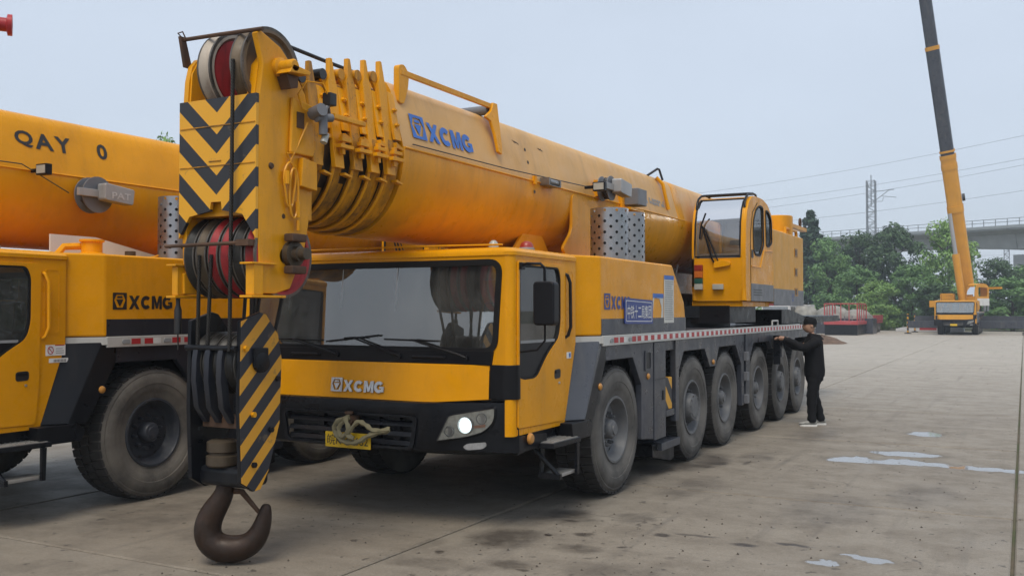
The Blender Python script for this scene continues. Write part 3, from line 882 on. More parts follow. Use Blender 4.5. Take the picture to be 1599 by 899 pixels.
        for sx in (.20, -.42, -1.05):
            MB().tube([(sx, .018, 1.60), (sx + .06, .018, 2.30)], .0035, 4).build('windscreen_wire', 'white_tape', ws)
    # interior
    it = MB().prism([(.05, 1.02), (.05, 1.50), (.16, 1.56), (.34, 1.55), (.46, 1.46), (.46, 1.02)], 'x', CL + .05, 1.40).build('dashboard', 'seat', root, bevel=.02)
    MB().box(CL + .04, .08, .86, 1.41, 1.25, .92).build('cab_floor', 'seat', root)
    for sx in (.78, -.85):
        st = MB().prism(rpoly([(.55, 1.28), (.55, 1.40), (1.02, 1.40), (1.10, 2.0), (1.22, 2.0), (1.18, 1.28)], .05), 'x', sx - .24, sx + .24)
        st.prism(rpoly([(1.10, 2.02), (1.13, 2.22), (1.21, 2.22), (1.21, 2.02)], .03), 'x', sx - .13, sx + .13)
        st.build('seat', 'seat', root, bevel=.02)
    if not far:
        MB().tube([(.78 + .21 * math.cos(a), .52 - .09 * math.sin(a), 1.60 + .19 * math.sin(a)) for a in [2 * math.pi * k / 24 for k in range(24)]], .014, 8, True).tube([(.78, .44, 1.40), (.78, .52, 1.60)], .03, 8).build('steering_wheel', 'plastic', root)
        MB().box(-1.1, .14, 1.56, -.5, .34, 1.60).box(.2, .16, 1.56, .5, .3, 1.585).build('dashboard_papers', 'paper', root)
        MB().tube([(-.34, .2, 1.57), (-.30, .22, 1.66), (-.18, .2, 1.70), (-.05, .22, 1.66), (-.02, .2, 1.57)], [.03, .05, .045, .05, .02], 8).build('dashboard_glove', 'plastic', root)
    # far side glass
    MB().box(CL + .012, .15, 1.54, CL + .016, 1.03, 2.32).build('side_window', 'glass', root)
    # --- door
    dp = rpoly([(.088, .905), (1.0, .885), (1.035, 1.25), (1.045, 2.345), (.088, 2.345)], [.02, .04, .02, .05, .03], 4)
    door = MB().plate(dp, [WIN], 'x', 1.4505, 1.466).build('door', Y, root, bevel=.004)
    MB().plate(grow(WIN, .001), [grow(WIN, -.016)], 'x', 1.435, 1.4625).build('window_seal', 'rubber_seal', door)
    MB().prism([p for p in WIN], 'x', 1.440, 1.443).build('window_pane', 'glass_side', door)
    low = [(a, min(b, 1.62)) for a, b in WIN]
    MB().prism([(.12, 1.335), (.20, 1.32), (.43, 1.32), (.62, 1.49), (.80, 1.60), (.80, 1.63), (.12, 1.63)], 'x', 1.4435, 1.449).build('window_lower_panel', 'plastic', door)
    MB().box(1.449, .12, 1.63, 1.456, .83, 1.655).build('window_bar', 'print_grey', door)
    MB().plate(rpoly([(.80, 1.285), (.93, 1.29), (.93, 1.375), (.80, 1.37)], .03), [], 'x', 1.4655, 1.469).build('handle_recess', 'ink', door)
    MB().box(1.468, .815, 1.335, 1.478, .915, 1.36).build('handle', 'plastic', door, bevel=.004)
    MB().lathe([(.013, 0), (.011, .01), (0, .011)], (1.466, .90, 1.245), (1, 0, 0), 10, False).build('lock', 'chrome_dull', door)
    MB().prism([(.088, .845), (1.02, .845), (1.025, .878), (.088, .898)], 'x', 1.4505, 1.457).build('sill_strip', Y, root)
    # embossed pressing and grab rail behind the door
    emb = rpoly([(1.085, 1.70), (1.25, 1.70), (1.25, 2.30), (1.085, 2.30)], .05)
    MB().plate(emb, [grow(emb, -.014)], 'x', 1.4495, 1.4535).build('pressed_rim', Y, root)
    hm = c.get('handle', 'plastic')
    MB().tube([(1.448, 1.07, 2.26), (1.475, 1.075, 2.25), (1.49, 1.10, 2.18), (1.49, 1.11, 1.76), (1.475, 1.085, 1.68), (1.448, 1.07, 1.66)], .016, 8).build('grab_rail', hm, root)
    # --- mirror
    if not far and c.get('mirror', True):
        mr = MB().prism(rpoly([(1.60, 2.165), (1.80, 2.165), (1.80, 1.79), (1.60, 1.79)], .04), 'y', .09, .20).build('mirror', 'plastic', root, bevel=.018, seg=3)
        MB().tube([(1.46, .13, 2.30), (1.54, .10, 2.318), (1.66, .12, 2.315), (1.69, .14, 2.28), (1.69, .145, 2.16)], .013, 8).tube([(1.69, .145, 1.80), (1.69, .145, 1.66), (1.62, .14, 1.58), (1.46, .13, 1.56)], .010, 8).build('mirror_arm', 'plastic', mr)
        MB().box(1.462, .10, 2.27, 1.492, .16, 2.33).build('mirror_bracket', 'plastic', mr)
        MB().prism(rpoly([(1.61, 2.15), (1.79, 2.15), (1.79, 1.805), (1.61, 1.805)], .035), 'y', .201, .204).build('mirror_glass', 'chrome', mr)
    # --- hood panel
    hz0, hz1 = 1.115, 1.445
    hp = MB()
    xs = [CL + .22, -1.25, .64, 1.232]
    top = [(CL + .22, .05, hz1), (-1.35, -.035, hz1), (.76, -.035, hz1), (1.232, -.005, hz1)]
    bot = [(CL + .22, .04, hz0 + .02), (-1.20, -.075, hz0 - .01), (.66, -.075, hz0 - .01), (1.232, -.02, hz0 + .035)]
    back = lambda L_: [(x, .07, z) for x, y, z in L_]
    hp.loft([top, bot, back(bot), back(top)], False, True, False)
    hood = hp.build('front_panel', Y, root, bevel=.012, seg=3, ang=6)
    lm = c.get('front_mark', 'chrome_dull')
    if not far:
        o_ = maker_mark('emblem', lm, (-.425, -.069, 1.165), (1, 0, 0), (0, .12, .995), .128, hood, bold=.03, lift=.010, gap=.12, tw=3.55)
        so = o_.modifiers.new('thick', 'SOLIDIFY'); so.thickness = .012; so.offset = 0
    MB().prism(rpoly([(1.238, -.012), (1.40, -.012), (1.475, .055), (1.475, .115), (1.238, .115)], [.0, .05, .03, .01, 0], 4), 'z', 1.155, 1.45).build('corner_cover', 'plastic', root, bevel=.012, seg=3)
    MB().prism(rpoly([(CL - .02, .10), (CL + .2, .02), (CL + .2, .115), (CL - .02, .115)], .01), 'z', 1.155, 1.45).build('corner_cover', 'plastic', root)
    # --- bumper
    def yb(x):
        if x > .62: return -.10 + (x - .62) / .70 * .115
        if x < -1.08: return -.10 + (-1.08 - x) / .5 * .10
        return -.10
    xs = [CL - .02, -1.45, -1.20, -1.08, -.93, .51, .62, .80, 1.0, 1.2, 1.32]
    pts_y = {x: yb(x) for x in xs}
    cols = [(x, yb(x)) for x in xs] + [(1.40, .045), (1.455, .095), (1.466, .105), (1.475, .62)]
    rows = [(.655, .07), (.675, .02), (.70, .0), (.965, -.012), (1.06, -.012), (1.10, -.006), (1.112, .02)]
    bm_ = MB()
    def bp_(i, j):
        x, y = cols[i]; z, dy = rows[j]
        zz = z + (0.03 * max(0, min(1, (x - .62) / .8)) if j >= 4 else 0)
        if j <= 1: zz += 0.035 * max(0, min(1, (x - .9) / .6))
        k = 1.0 if i < 11 else max(0, (14 - i) / 4)
        if i >= 13: zz = min(zz, .835 - .03 * (i - 13) + .0004 * j)
        return (x - (dy * (1 - k) if dy > 0 else 0), y + dy * k, zz)
    vs = [bp_(i, j) for i in range(len(cols)) for j in range(len(rows))]
    fs = []
    nr = len(rows)
    for i in range(len(cols) - 1):
        for j in range(nr - 1):
            if i == 4 and j == 2:
                continue
            fs.append((i * nr + j, (i + 1) * nr + j, (i + 1) * nr + j + 1, i * nr + j + 1))
    bm_.add(vs, fs)
    bump = bm_.build('bumper', 'black', root)
    sm = bump.modifiers.new('thick', 'SOLIDIFY'); sm.thickness = .02; sm.offset = -1
    # grille recess and bars
    gr = MB().box(-.94, .0, .69, .52, .02, .98).build('grille_back', 'ink', bump)
    for gx0, gx1, gz in ((-.93, .51, .905), (-.93, .51, .815), (-.93, .51, .735)):
        MB().prism([(-.085, gz - .022), (-.06, gz + .02), (.0, gz + .02), (.0, gz - .022)], 'x', gx0, gx1).build('grille_bar', 'black', bump, bevel=.006)
    for gx in (-.56, .08, .30):
        MB().box(gx - .03, -.05, .70, gx + .03, .0, .97).build('grille_bar', 'black', bump)
    fr_o = rpoly([(-.99, .985), (.57, .985), (.52, .682), (-.94, .682)], .06)
    MB().plate(fr_o, [rpoly([(-.945, .965), (.525, .965), (.485, .705), (-.905, .705)], .05)], 'y', -.122, -.095).build('grille_frame', 'black', bump, bevel=.008)
    # headlights
    def wing(poly, d):
        return [(x, yb(x) - .012 + d, z) for x, z in poly]
    HL = rpoly([(.755, .775), (.865, 1.005), (1.295, 1.085), (1.29, .965), (1.20, .875), (1.05, .825)], [.02, .03, .02, .05, .08, .08], 4)
    def headlight(mx, lit):
        q = lambda L_: [(mx(x), y, z) for x, y, z in L_]
        n = len(HL)
        b0 = MB().add(q(wing(HL, -.002)), [list(range(n))])
        hl = b0.build('headlight', 'lamp_bowl', bump)
        rim_ = MB().add(q(wing(grow(HL, .012), .002)) + q(wing(grow(HL, -.006), -.022)), [(i, (i + 1) % n, n + (i + 1) % n, n + i) for i in range(n)])
        rim_.build('headlight_rim', 'black', hl)
        for cx, cz, r_, mt in ((1.02, .925, .078, 'lamp_on' if lit else 'chrome_dull'), (.87, .865, .048, 'chrome_dull'), (1.165, .985, .05, 'chrome_dull')):
            y_ = yb(cx) - .012
            ringp = [(r_, -.003), (r_ * .97, -.018), (r_ * .90, -.018), (r_ * .84, -.006), (r_ * .4, -.004), (0, -.0035)]
            L_ = MB().lathe([(a, h) for a, h in ringp], (mx(cx), y_, cz), (0, 1, 0), 24, False)
            ro_ = L_.build('reflector', 'chrome' if mt == 'lamp_on' else mt, hl)
            if mt == 'lamp_on':
                MB().lathe([(.066, -.0085), (.058, -.016), (.03, -.020), (0, -.021)], (mx(cx), y_, cz), (0, 1, 0), 24, False).build('lit_bulb', mt, hl)
        MB().add(q([(x, yb(x) - .02, z) for x, z in ((1.10, .90), (1.20, .915), (1.205, .94), (1.10, .925))]), [(0, 1, 2, 3)]).build('indicator', 'orange', hl)
        MB().add(q(wing(grow(HL, -.004), -.024)), [list(range(n))]).build('lens', 'lens', hl)
    headlight(lambda x: x, c.get('lit', False))
    headlight(lambda x: -.16 - x, False)
    for mx in ((lambda x: x), (lambda x: -.16 - x)):
        pf = rpoly([(.99, .735), (1.03, .765), (1.20, .785), (1.21, .755), (1.17, .725), (1.03, .71)], .02)
        n = len(pf)
        MB().add([(mx(x), yb(x) - .012, z) for x, z in pf] + [(mx(x), yb(x) + .02, z) for x, z in pf], [list(range(n))] + [(i, (i + 1) % n, n + (i + 1) % n, n + i) for i in range(n)]).build('fog_lamp', 'chrome_dull', bump)
    # number plate
    npl = MB().box(-.44, -.142, .66, .075, -.13, .80).build('number_plate', 'plate_yellow', bump, bevel=.004)
    if not far:
        t = text_on(MB(), '皖K·K1682', (-.415, -.142, .682), (1, 0, 0), (0, 0, 1), .465, .096, 0, 0, .002) if c.get('plate') else MB()
        if t.v:
            t.build('plate_lettering', 'ink', npl, smooth=False, merge=False)
    tp = MB().cyl((-.16, -.17, .915), (-.16, -.05, .915), .05, 16).cyl((-.16, -.15, .86), (-.16, -.15, .985), .022, 10).cyl((-.16, -.15, .975), (-.16, -.15, .995), .04, 12).build('towing_pin', 'rust', bump)
    # sill box, wing plates, steps
    MB().prism([(.20, .66), (.20, .84), (1.07, .84), (1.07, .70), (.75, .70)], 'x', 1.05, 1.40).build('sill_box', 'black', root)
    MB().lathe([(.05, 0), (.05, .014), (.036, .03), (0, .034)], (1.474, .28, .80), (1, 0, 0), 20, False).build('side_lamp', 'amber', bump)
    MB().prism([(.62, .70), (.62, 1.0), (1.10, .86), (1.30, .86), (1.30, .70)], 'x', 1.02, 1.06).build('step_back', 'black', root)
    fnd = [(1.42, 1.55), (1.06, .86), (1.25, .86), (1.66, 1.55)]
    # slanted wing front face
    sf = MB()
    a0, a1 = (1.44, 1.62), (1.085, .87)
    sf.loft([[(1.37, a0[0] - .16, a0[1]), (1.572, a0[0] + .18, a0[1]), (1.572, a0[0] + .24, a0[1] - .06), (1.37, a0[0] + .1, a0[1] - .06)],
             [(1.37, a1[0] - .16, a1[1]), (1.572, a1[0] + .17, a1[1]), (1.572, a1[0] + .26, a1[1]), (1.37, a1[0] + .1, a1[1])]]).build('wing_panel', c.get('wing', 'wing'), root, bevel=.012)
    MB().prism([(.98, .70), (.94, .865), (1.36, .865), (1.44, .80), (1.40, .70)], 'x', 1.05, 1.578).build('wing_foot', 'black', root, bevel=.01)
    s1 = MB().prism([(1.15, .42), (1.60, .50), (1.62, 1.06), (1.15, 1.06)], 'z', .69, .735).build('cab_step', 'black', root, bevel=.008)
    MB().prism([(1.22, .46), (1.585, .53), (1.60, 1.03), (1.22, 1.03)], 'z', .7352, .742).build('step_tread', 'tread_plate', s1)
    stud = MB()
    for i in range(7):
        for j in range(10):
            x, y = 1.25 + i * .05, .55 + j * .05
            if x < 1.58 and y < 1.02 and y > .47 + (x - 1.22) * .2:
                stud.box(x - .012, y - .004, .742, x + .012, y + .004, .748)
    stud.build('tread_studs', 'tread_plate', s1, smooth=False, merge=False)['kind'] = 'stuff'
    if not far:
        st2 = MB().box(1.42, .62, .415, 1.60, .98, .445).build('lower_step', 'tread_plate', root, bevel=.006)
        MB().prism([(.62, .69), (.70, .69), (.66, .40), (.61, .40)], 'x', 1.40, 1.42).box(1.40, .60, .40, 1.62, .635, .45).tube([(1.36, .55, .69), (1.60, .62, .43)], .022, 6).build('step_bracket', 'black', st2)
        MB().prism([(.95, .69), (1.0, .69), (.99, .40), (.95, .40)], 'x', 1.601, 1.63).build('step_hanger', 'black', st2)

# ------------------------------------------------------------------ telescopic boom
def prof(w, zb, zt, zc, tw=.50):
    """closed section, right side then left, (x, z)"""
    r = [(tw * w * .0, zt), (tw * w, zt), (.62 * w, zt - .012), (.71 * w, zt - .045), (.775 * w, zt - .11), (.815 * w, zt - .19), (w, zc)]
    zl = zc - .05
    r.append((1.006 * w, zl))
    for k in range(1, 13):
        a = math.pi / 2 * k / 12
        r.append((1.006 * w * math.cos(a) ** .92 if k < 12 else 0.0, zl - (zl - zb) * math.sin(a) ** 1.0))
    left = [(-x, z) for x, z in r[1:-1]][::-1]
    return r + left

def boom(root, c):
    Y = c['yellow']; YG = c.get('yellow_g', 'yellow_old')
    base = prof(.62, 2.57, 3.93, 3.32)
    yf = -.42
    def ringat(p, y):
        return [(x, y, z) for x, z in p]
    bs = MB().loft([ringat(base, yf), ringat(base, 11.6)]).build('boom_base_section', c.get('yellow_b', 'yellow_old'), root)
    if c.get('hero'):
        bs.data.materials.append(M['yellow_skylit'])
        for p_ in bs.data.polygons:
            if p_.center.z > 3.33 and abs(p_.normal.y) < .5:
                p_.material_index = 1
    for s_ in (1, -1):
        MB().tube([(s_ * .624, yf + .02, 3.315), (s_ * .624, 7.3 if s_ > 0 else 11.5, 3.315)], .010, 6).build('boom_weld', c.get('yellow_b', 'yellow_old'), bs)
    # doubler plate seam further back
    MB().prism([(x * 1.012, z if z > 3.2 else 3.2) for x, z in base if z > 3.15], 'y', 7.0, 7.3).build('boom_band', YG, bs)
    if c.get('hero'):
        # collars of the nested sections
        ys = [-1.36, -1.15, -.96, -.785, -.61]
        for k, y in enumerate(ys):
            w = (.435, .478, .520, .560, .598)[k]
            zb = 2.655 - .019 * k
            zt = (3.69, 3.755, 3.79, 3.815, 3.84)[k]
            zc = 3.28 + .01 * k
            inner = prof(w - .035, zb + .035, zt - .03, zc)
            co = prof(w, zb, zt, zc)
            sec = MB().loft([ringat(inner, y - .10), ringat(inner, y + .30)]).build('boom_section', 'grease', root)
            cr = MB().loft([ringat(prof(w - .012, zb + .012, zt - .01, zc), y - .012), ringat(co, y + .006), ringat(co, y + (.172, .154, .140, .140, .150)[k]), ringat(prof(w - .012, zb + .012, zt - .01, zc), y + (.182, .164, .150, .150, .160)[k])]).build('boom_collar', 'yellow_greasy', root)
            # rolled lip on the lower half
            lip = [(x * 1.012, y - .02, z) for x, z in co if z < 3.24]
            lip = sorted([p for p in lip], key=lambda p: math.atan2(p[2] - 3.3, p[0]))
            MB().tube(lip, .014, 6).build('collar_lip', 'yellow_old', cr)
            for s_ in (1, -1):
                # upright post plate along the side of the collar
                pl = [(y - .045, 3.05), (y - .045, zt - .02), (y - .015, zt + .03), (y + .006, zt + .19), (y + .036, zt + .19), (y + .060, zt + .02), (y + .070, zt - .03), (y + .070, 3.05)]
                x0 = .80 * w
                mbp = MB()
                n = len(pl)
                def xo(z):
                    return w + .03 if z < 3.34 else (w + .03 + (x0 - w - .01) * min(1.0, (z - 3.34) / (zt + .1 - 3.34)))
                mbp.add([(s_ * (xo(z) - .045), yy, z) for yy, z in pl] + [(s_ * xo(z), yy, z) for yy, z in pl],
                        [list(range(n)), list(range(2 * n - 1, n - 1, -1))] + [(i, (i + 1) % n, n + (i + 1) % n, n + i) for i in range(n)])
                post = mbp.build('collar_post', 'yellow_greasy' if k in (0, 2) else 'yellow_old', cr, bevel=.006)
                # slide-pad cover with two bolts
                padp = rpoly([(y + .072, 3.36), (y + .165, 3.36), (y + .165, 3.70 + .02 * k), (y + .072, 3.70 + .02 * k)], [.0, .01, .07, .01], 5)
                pz = lambda z: s_ * (xo(z) - .005)
                n2 = len(padp)
                MB().add([(pz(z) - s_ * .03, yy, z) for yy, z in padp] + [(pz(z), yy, z) for yy, z in padp], [list(range(n2)), list(range(2 * n2 - 1, n2 - 1, -1))] + [(i, (i + 1) % n2, n2 + (i + 1) % n2, n2 + i) for i in range(n2)]).build('slide_pad_cover', 'yellow_old', cr, bevel=.005)
                for bz in (3.49, 3.62):
                    MB().cyl((pz(bz) - s_ * .01, y + .12, bz), (pz(bz) + s_ * .022, y + .12, bz), .019, 6).cyl((pz(bz) + s_ * .02, y + .12, bz), (pz(bz) + s_ * .035, y + .12, bz), .010, 6).build('bolt', 'yellow_old', cr)
                # box gusset under the cover
                MB().prism([(y + .071, 3.335), (y + .162, 3.30), (y + .162, 3.28), (y + .071, 3.29)], 'x', s_ * (w - .02), s_ * (w + .035)).build('gusset', 'yellow_old', cr)
                MB().prism([(y + .071, 3.02), (y + .162, 3.0), (y + .162, 2.985), (y + .071, 3.0)], 'x', s_ * (w - .02), s_ * (w + .035)).build('gusset', 'yellow_old', cr)
                # bolted clamp at the top
                cl_ = rpoly([(y - .10, zt + .08), (y - .03, zt + .08), (y + .02, zt - .06), (y - .02, zt - .08), (y - .11, zt + .02)], .02)
                MB().prism(cl_, 'x', s_ * x0 - .012, s_ * x0 + .012).build('roller_bracket', 'yellow_old', cr)
            MB().cyl((-x0 - .02, y - .075, zt + .04), (x0 + .02, y - .075, zt + .04), .045, 14).build('rope_roller', 'grease' if k < 2 else 'yellow_greasy', cr)
            # small limit switch block with conduit
            if k > 0:
                lb = MB().box(w + .03, y - .02, 3.27 - .012 * k, w + .075, y + .10, 3.30 - .012 * k).box(w + .03, y - .05, 3.215 - .012 * k, w + .085, y + .12, 3.245 - .012 * k).box(w + .03, y + .0, 3.17 - .012 * k, w + .06, y + .04, 3.33 - .012 * k).build('sensor_bracket', 'yellow_old', cr, bevel=.003)
        # boom tip
        head(root)
        # bracket frame on top
        fb = MB().prism([(-.34, 3.97), (-.34, 4.02), (1.38, 4.02), (1.38, 3.97)], 'x', .50, .535).build('fly_jib_frame', 'yellow_old', root, bevel=.006)
        MB().box(-.535, -.34, 3.97, -.50, 1.38, 4.02).build('frame_bar', 'yellow_old', fb, bevel=.006)
        for s_ in (1, -1):
            MB().prism(rpoly([(-.36, 3.72), (-.36, 4.05), (-.28, 4.07), (-.20, 4.0), (-.22, 3.86), (-.28, 3.72)], .03), 'x', s_ * .50 - .03, s_ * .50 + .03).build('frame_lug', 'yellow_old', fb, bevel=.006)
            pl = [(1.12, 3.86), (1.22, 3.83), (1.26, 3.70), (1.27, 3.52), (1.33, 3.50), (1.36, 3.56), (1.38, 3.86), (1.36, 4.03), (1.28, 4.03), (1.24, 3.94)]
            n = len(pl); xo = lambda z: .52 + max(0, (3.86 - z)) * .20
            MB().add([(s_ * xo(z), yy, z) for yy, z in pl] + [(s_ * (xo(z) + .035), yy, z) for yy, z in pl], [list(range(n)), list(range(2 * n - 1, n - 1, -1))] + [(i, (i + 1) % n, n + (i + 1) % n, n + i) for i in range(n)]).build('frame_leg', 'yellow_old', fb, bevel=.006)
        MB().cyl((-.50, 1.27, 3.955), (.50, 1.27, 3.955), .05, 16).build('frame_roller', 'grey_light', fb)
        # maker's mark on the sloping upper plate
        n_ = Vector((.5 + .05, 0, .13)).normalized()
        up = Vector((-.13, 0, .42)).normalized()
        z0 = 3.43; x_ = .62 - (z0 - 3.32) * (.62 - .815 * .62) / (3.74 - 3.32) + .004
        up = Vector((-.1147 / .42, 0, 1)).normalized()
        maker_mark('boom_lettering', 'blue', (x_, -.235, z0), (0, 1, 0), up, .225, bs, bold=.05, lift=.006, gap=.16, tw=3.5)
        # faded dark lettering, too worn to read: only blocks of it are left
        t = MB(); yy = 5.2; rw = random.Random(5)
        while yy < 6.4:
            wd = rw.uniform(.035, .07); zl = 3.44 + rw.uniform(-.004, .004)
            for a, b in ((zl, zl + .045), (zl + .055, zl + .09)):
                if rw.random() < .75:
                    xa_ = .62 - (a - 3.32) * .1147 / .42 + .005; xb_ = .62 - (b - 3.32) * .1147 / .42 + .005
                    t.add([(xa_, yy, a), (xa_, yy + wd, a), (xb_, yy + wd, b), (xb_, yy, b)], [(0, 1, 2, 3)])
            yy += wd + .022
        t.build('faded_lettering', 'print_grey', bs, smooth=False, merge=False)
        for yy, zz in ((2.02, 3.66), (2.02, 3.52), (2.06, 3.20)):
            xx = .62 - max(0, zz - 3.32) * .1147 / .42 + (0 if zz > 3.32 else .006)
            MB().lathe([(.020, 0), (0, .001)], (xx + .004, yy, zz), (1, 0, .19 if zz > 3.3 else 0), 12, False).build('hole', 'ink', bs)
    if c.get('hero'):
        rs_ = random.Random(31)
        for yy, zz, ln_ in ((1.74, 3.73, .16), (2.35, 3.735, .14)):
            sc_ = MB()
            n_ = 9
            lo = []; hi = []
            for k_ in range(n_):
                t_ = k_ / (n_ - 1)
                z_ = zz - .03 * t_ + rs_.uniform(-.008, .008)
                h_ = .008 * math.sin(math.pi * (t_ * .9 + .05)) * rs_.uniform(.4, 1.3)
                for L2, zq in ((lo, z_ - h_), (hi, z_ + h_)):
                    L2.append((.62 - (zq - 3.32) * .1147 / .42 + .0035, yy + ln_ * t_, zq))
            sc_.add(lo + hi[::-1], [list(range(2 * n_))])
            sc_.build('paint_scrape', 'rust', bs, smooth=False)
    # fittings on the side of the boom
    ry = c['reel'][0]; rz_ = c['reel'][1]
    q_ = c.get('reel_r', .19)
    rl = MB().lathe([(q_, 0), (q_, .012), (.10, .02), (.10, .11), (q_, .12), (q_, .132), (q_ - .01, .132), (.09, .128), (0, .128)], (.66, ry, rz_), (1, 0, 0), 28, False).build('cable_reel', 'grey_light', root)
    MB().tube([(.72 + .05 * ((k % 3) / 3), ry + (q_ - .035) * math.cos(k * .6), rz_ + (q_ - .035) * math.sin(k * .6)) for k in range(22)], .02, 6).build('wound_cable', 'ink', rl)
    MB().prism(rpoly([(ry - .02, rz_ - .06), (ry + .34, rz_ - .09), (ry + .36, rz_ + .08), (ry - .02, rz_ + .12)], .03), 'x', .80, .93).build('reel_motor', 'alu', rl, bevel=.012)
    MB().box(.79, ry - .26, rz_ - .03, .83, ry + .05, rz_ + .05).build('reel_bracket', 'alu', rl, bevel=.006)
    if c.get('reel_text'):
        text_on(MB(), c['reel_text'], (.932, ry + .06, rz_ - .04), (0, 1, 0), (0, 0, 1), .24, .07, .02).build('reel_lettering', 'print_pale', rl, smooth=False, merge=False)
    MB().box(.60, ry - .12, rz_ - .10, .66, ry + .12, rz_ + .10).build('reel_mount', YG, rl)
    lp = MB().prism(rpoly([(c['lamp'][0] - .075, c['lamp'][1] - .055), (c['lamp'][0] + .075, c['lamp'][1] - .055), (c['lamp'][0] + .075, c['lamp'][1] + .055), (c['lamp'][0] - .075, c['lamp'][1] + .055)], .015), 'x', .70, .78)
    lp = MB().box(.74, c['lamp'][0] - .04, c['lamp'][1] - .055, .90, c['lamp'][0] + .03, c['lamp'][1] + .055).box(.62, c['lamp'][0] - .01, c['lamp'][1] - .02, .76, c['lamp'][0] + .015, c['lamp'][1] + .02).build('work_lamp', 'plastic', root, bevel=.008)
    MB().box(.755, c['lamp'][0] - .043, c['lamp'][1] - .04, .885, c['lamp'][0] - .040, c['lamp'][1] + .04).build('lamp_glass', 'white_lens', lp)
    MB().tube([(.635, -.3 if c.get('hero') else .2, 3.355), (.655, 1.4, 3.36), (.66, ry - .25, rz_ + (.0 if not c.get('hero') else -.02))], .006, 5).build('sensor_cable', 'ink', root)
    return bs

def sheave(x, cy, cz, r, wdt, mat, mat2, parent, name='sheave', rim='rim_worn'):
    s = MB().lathe([(r * .30, -wdt * .28), (r * .80, -wdt * .28), (r * .86, -wdt * .5), (r, -wdt * .5), (r, -wdt * .36), (r * .90, 0), (r, wdt * .36), (r, wdt * .5), (r * .86, wdt * .5), (r * .80, wdt * .28), (r * .30, wdt * .28)], (x, cy, cz), (1, 0, 0), 40, False)
    o = s.build(name, mat, parent)
    for sg in (-1, 1):
        MB().lathe([(r * .93, sg * wdt * .505), (r * 1.004, sg * wdt * .505), (r * 1.004, sg * wdt * .38)], (x, cy, cz), (1, 0, 0), 40, False).build('sheave_rim', rim, o)
    MB().lathe([(r * .30, -wdt * .5), (r * .30, wdt * .5)], (x, cy, cz), (1, 0, 0), 20).build('sheave_bearing', mat2, o)
    return o

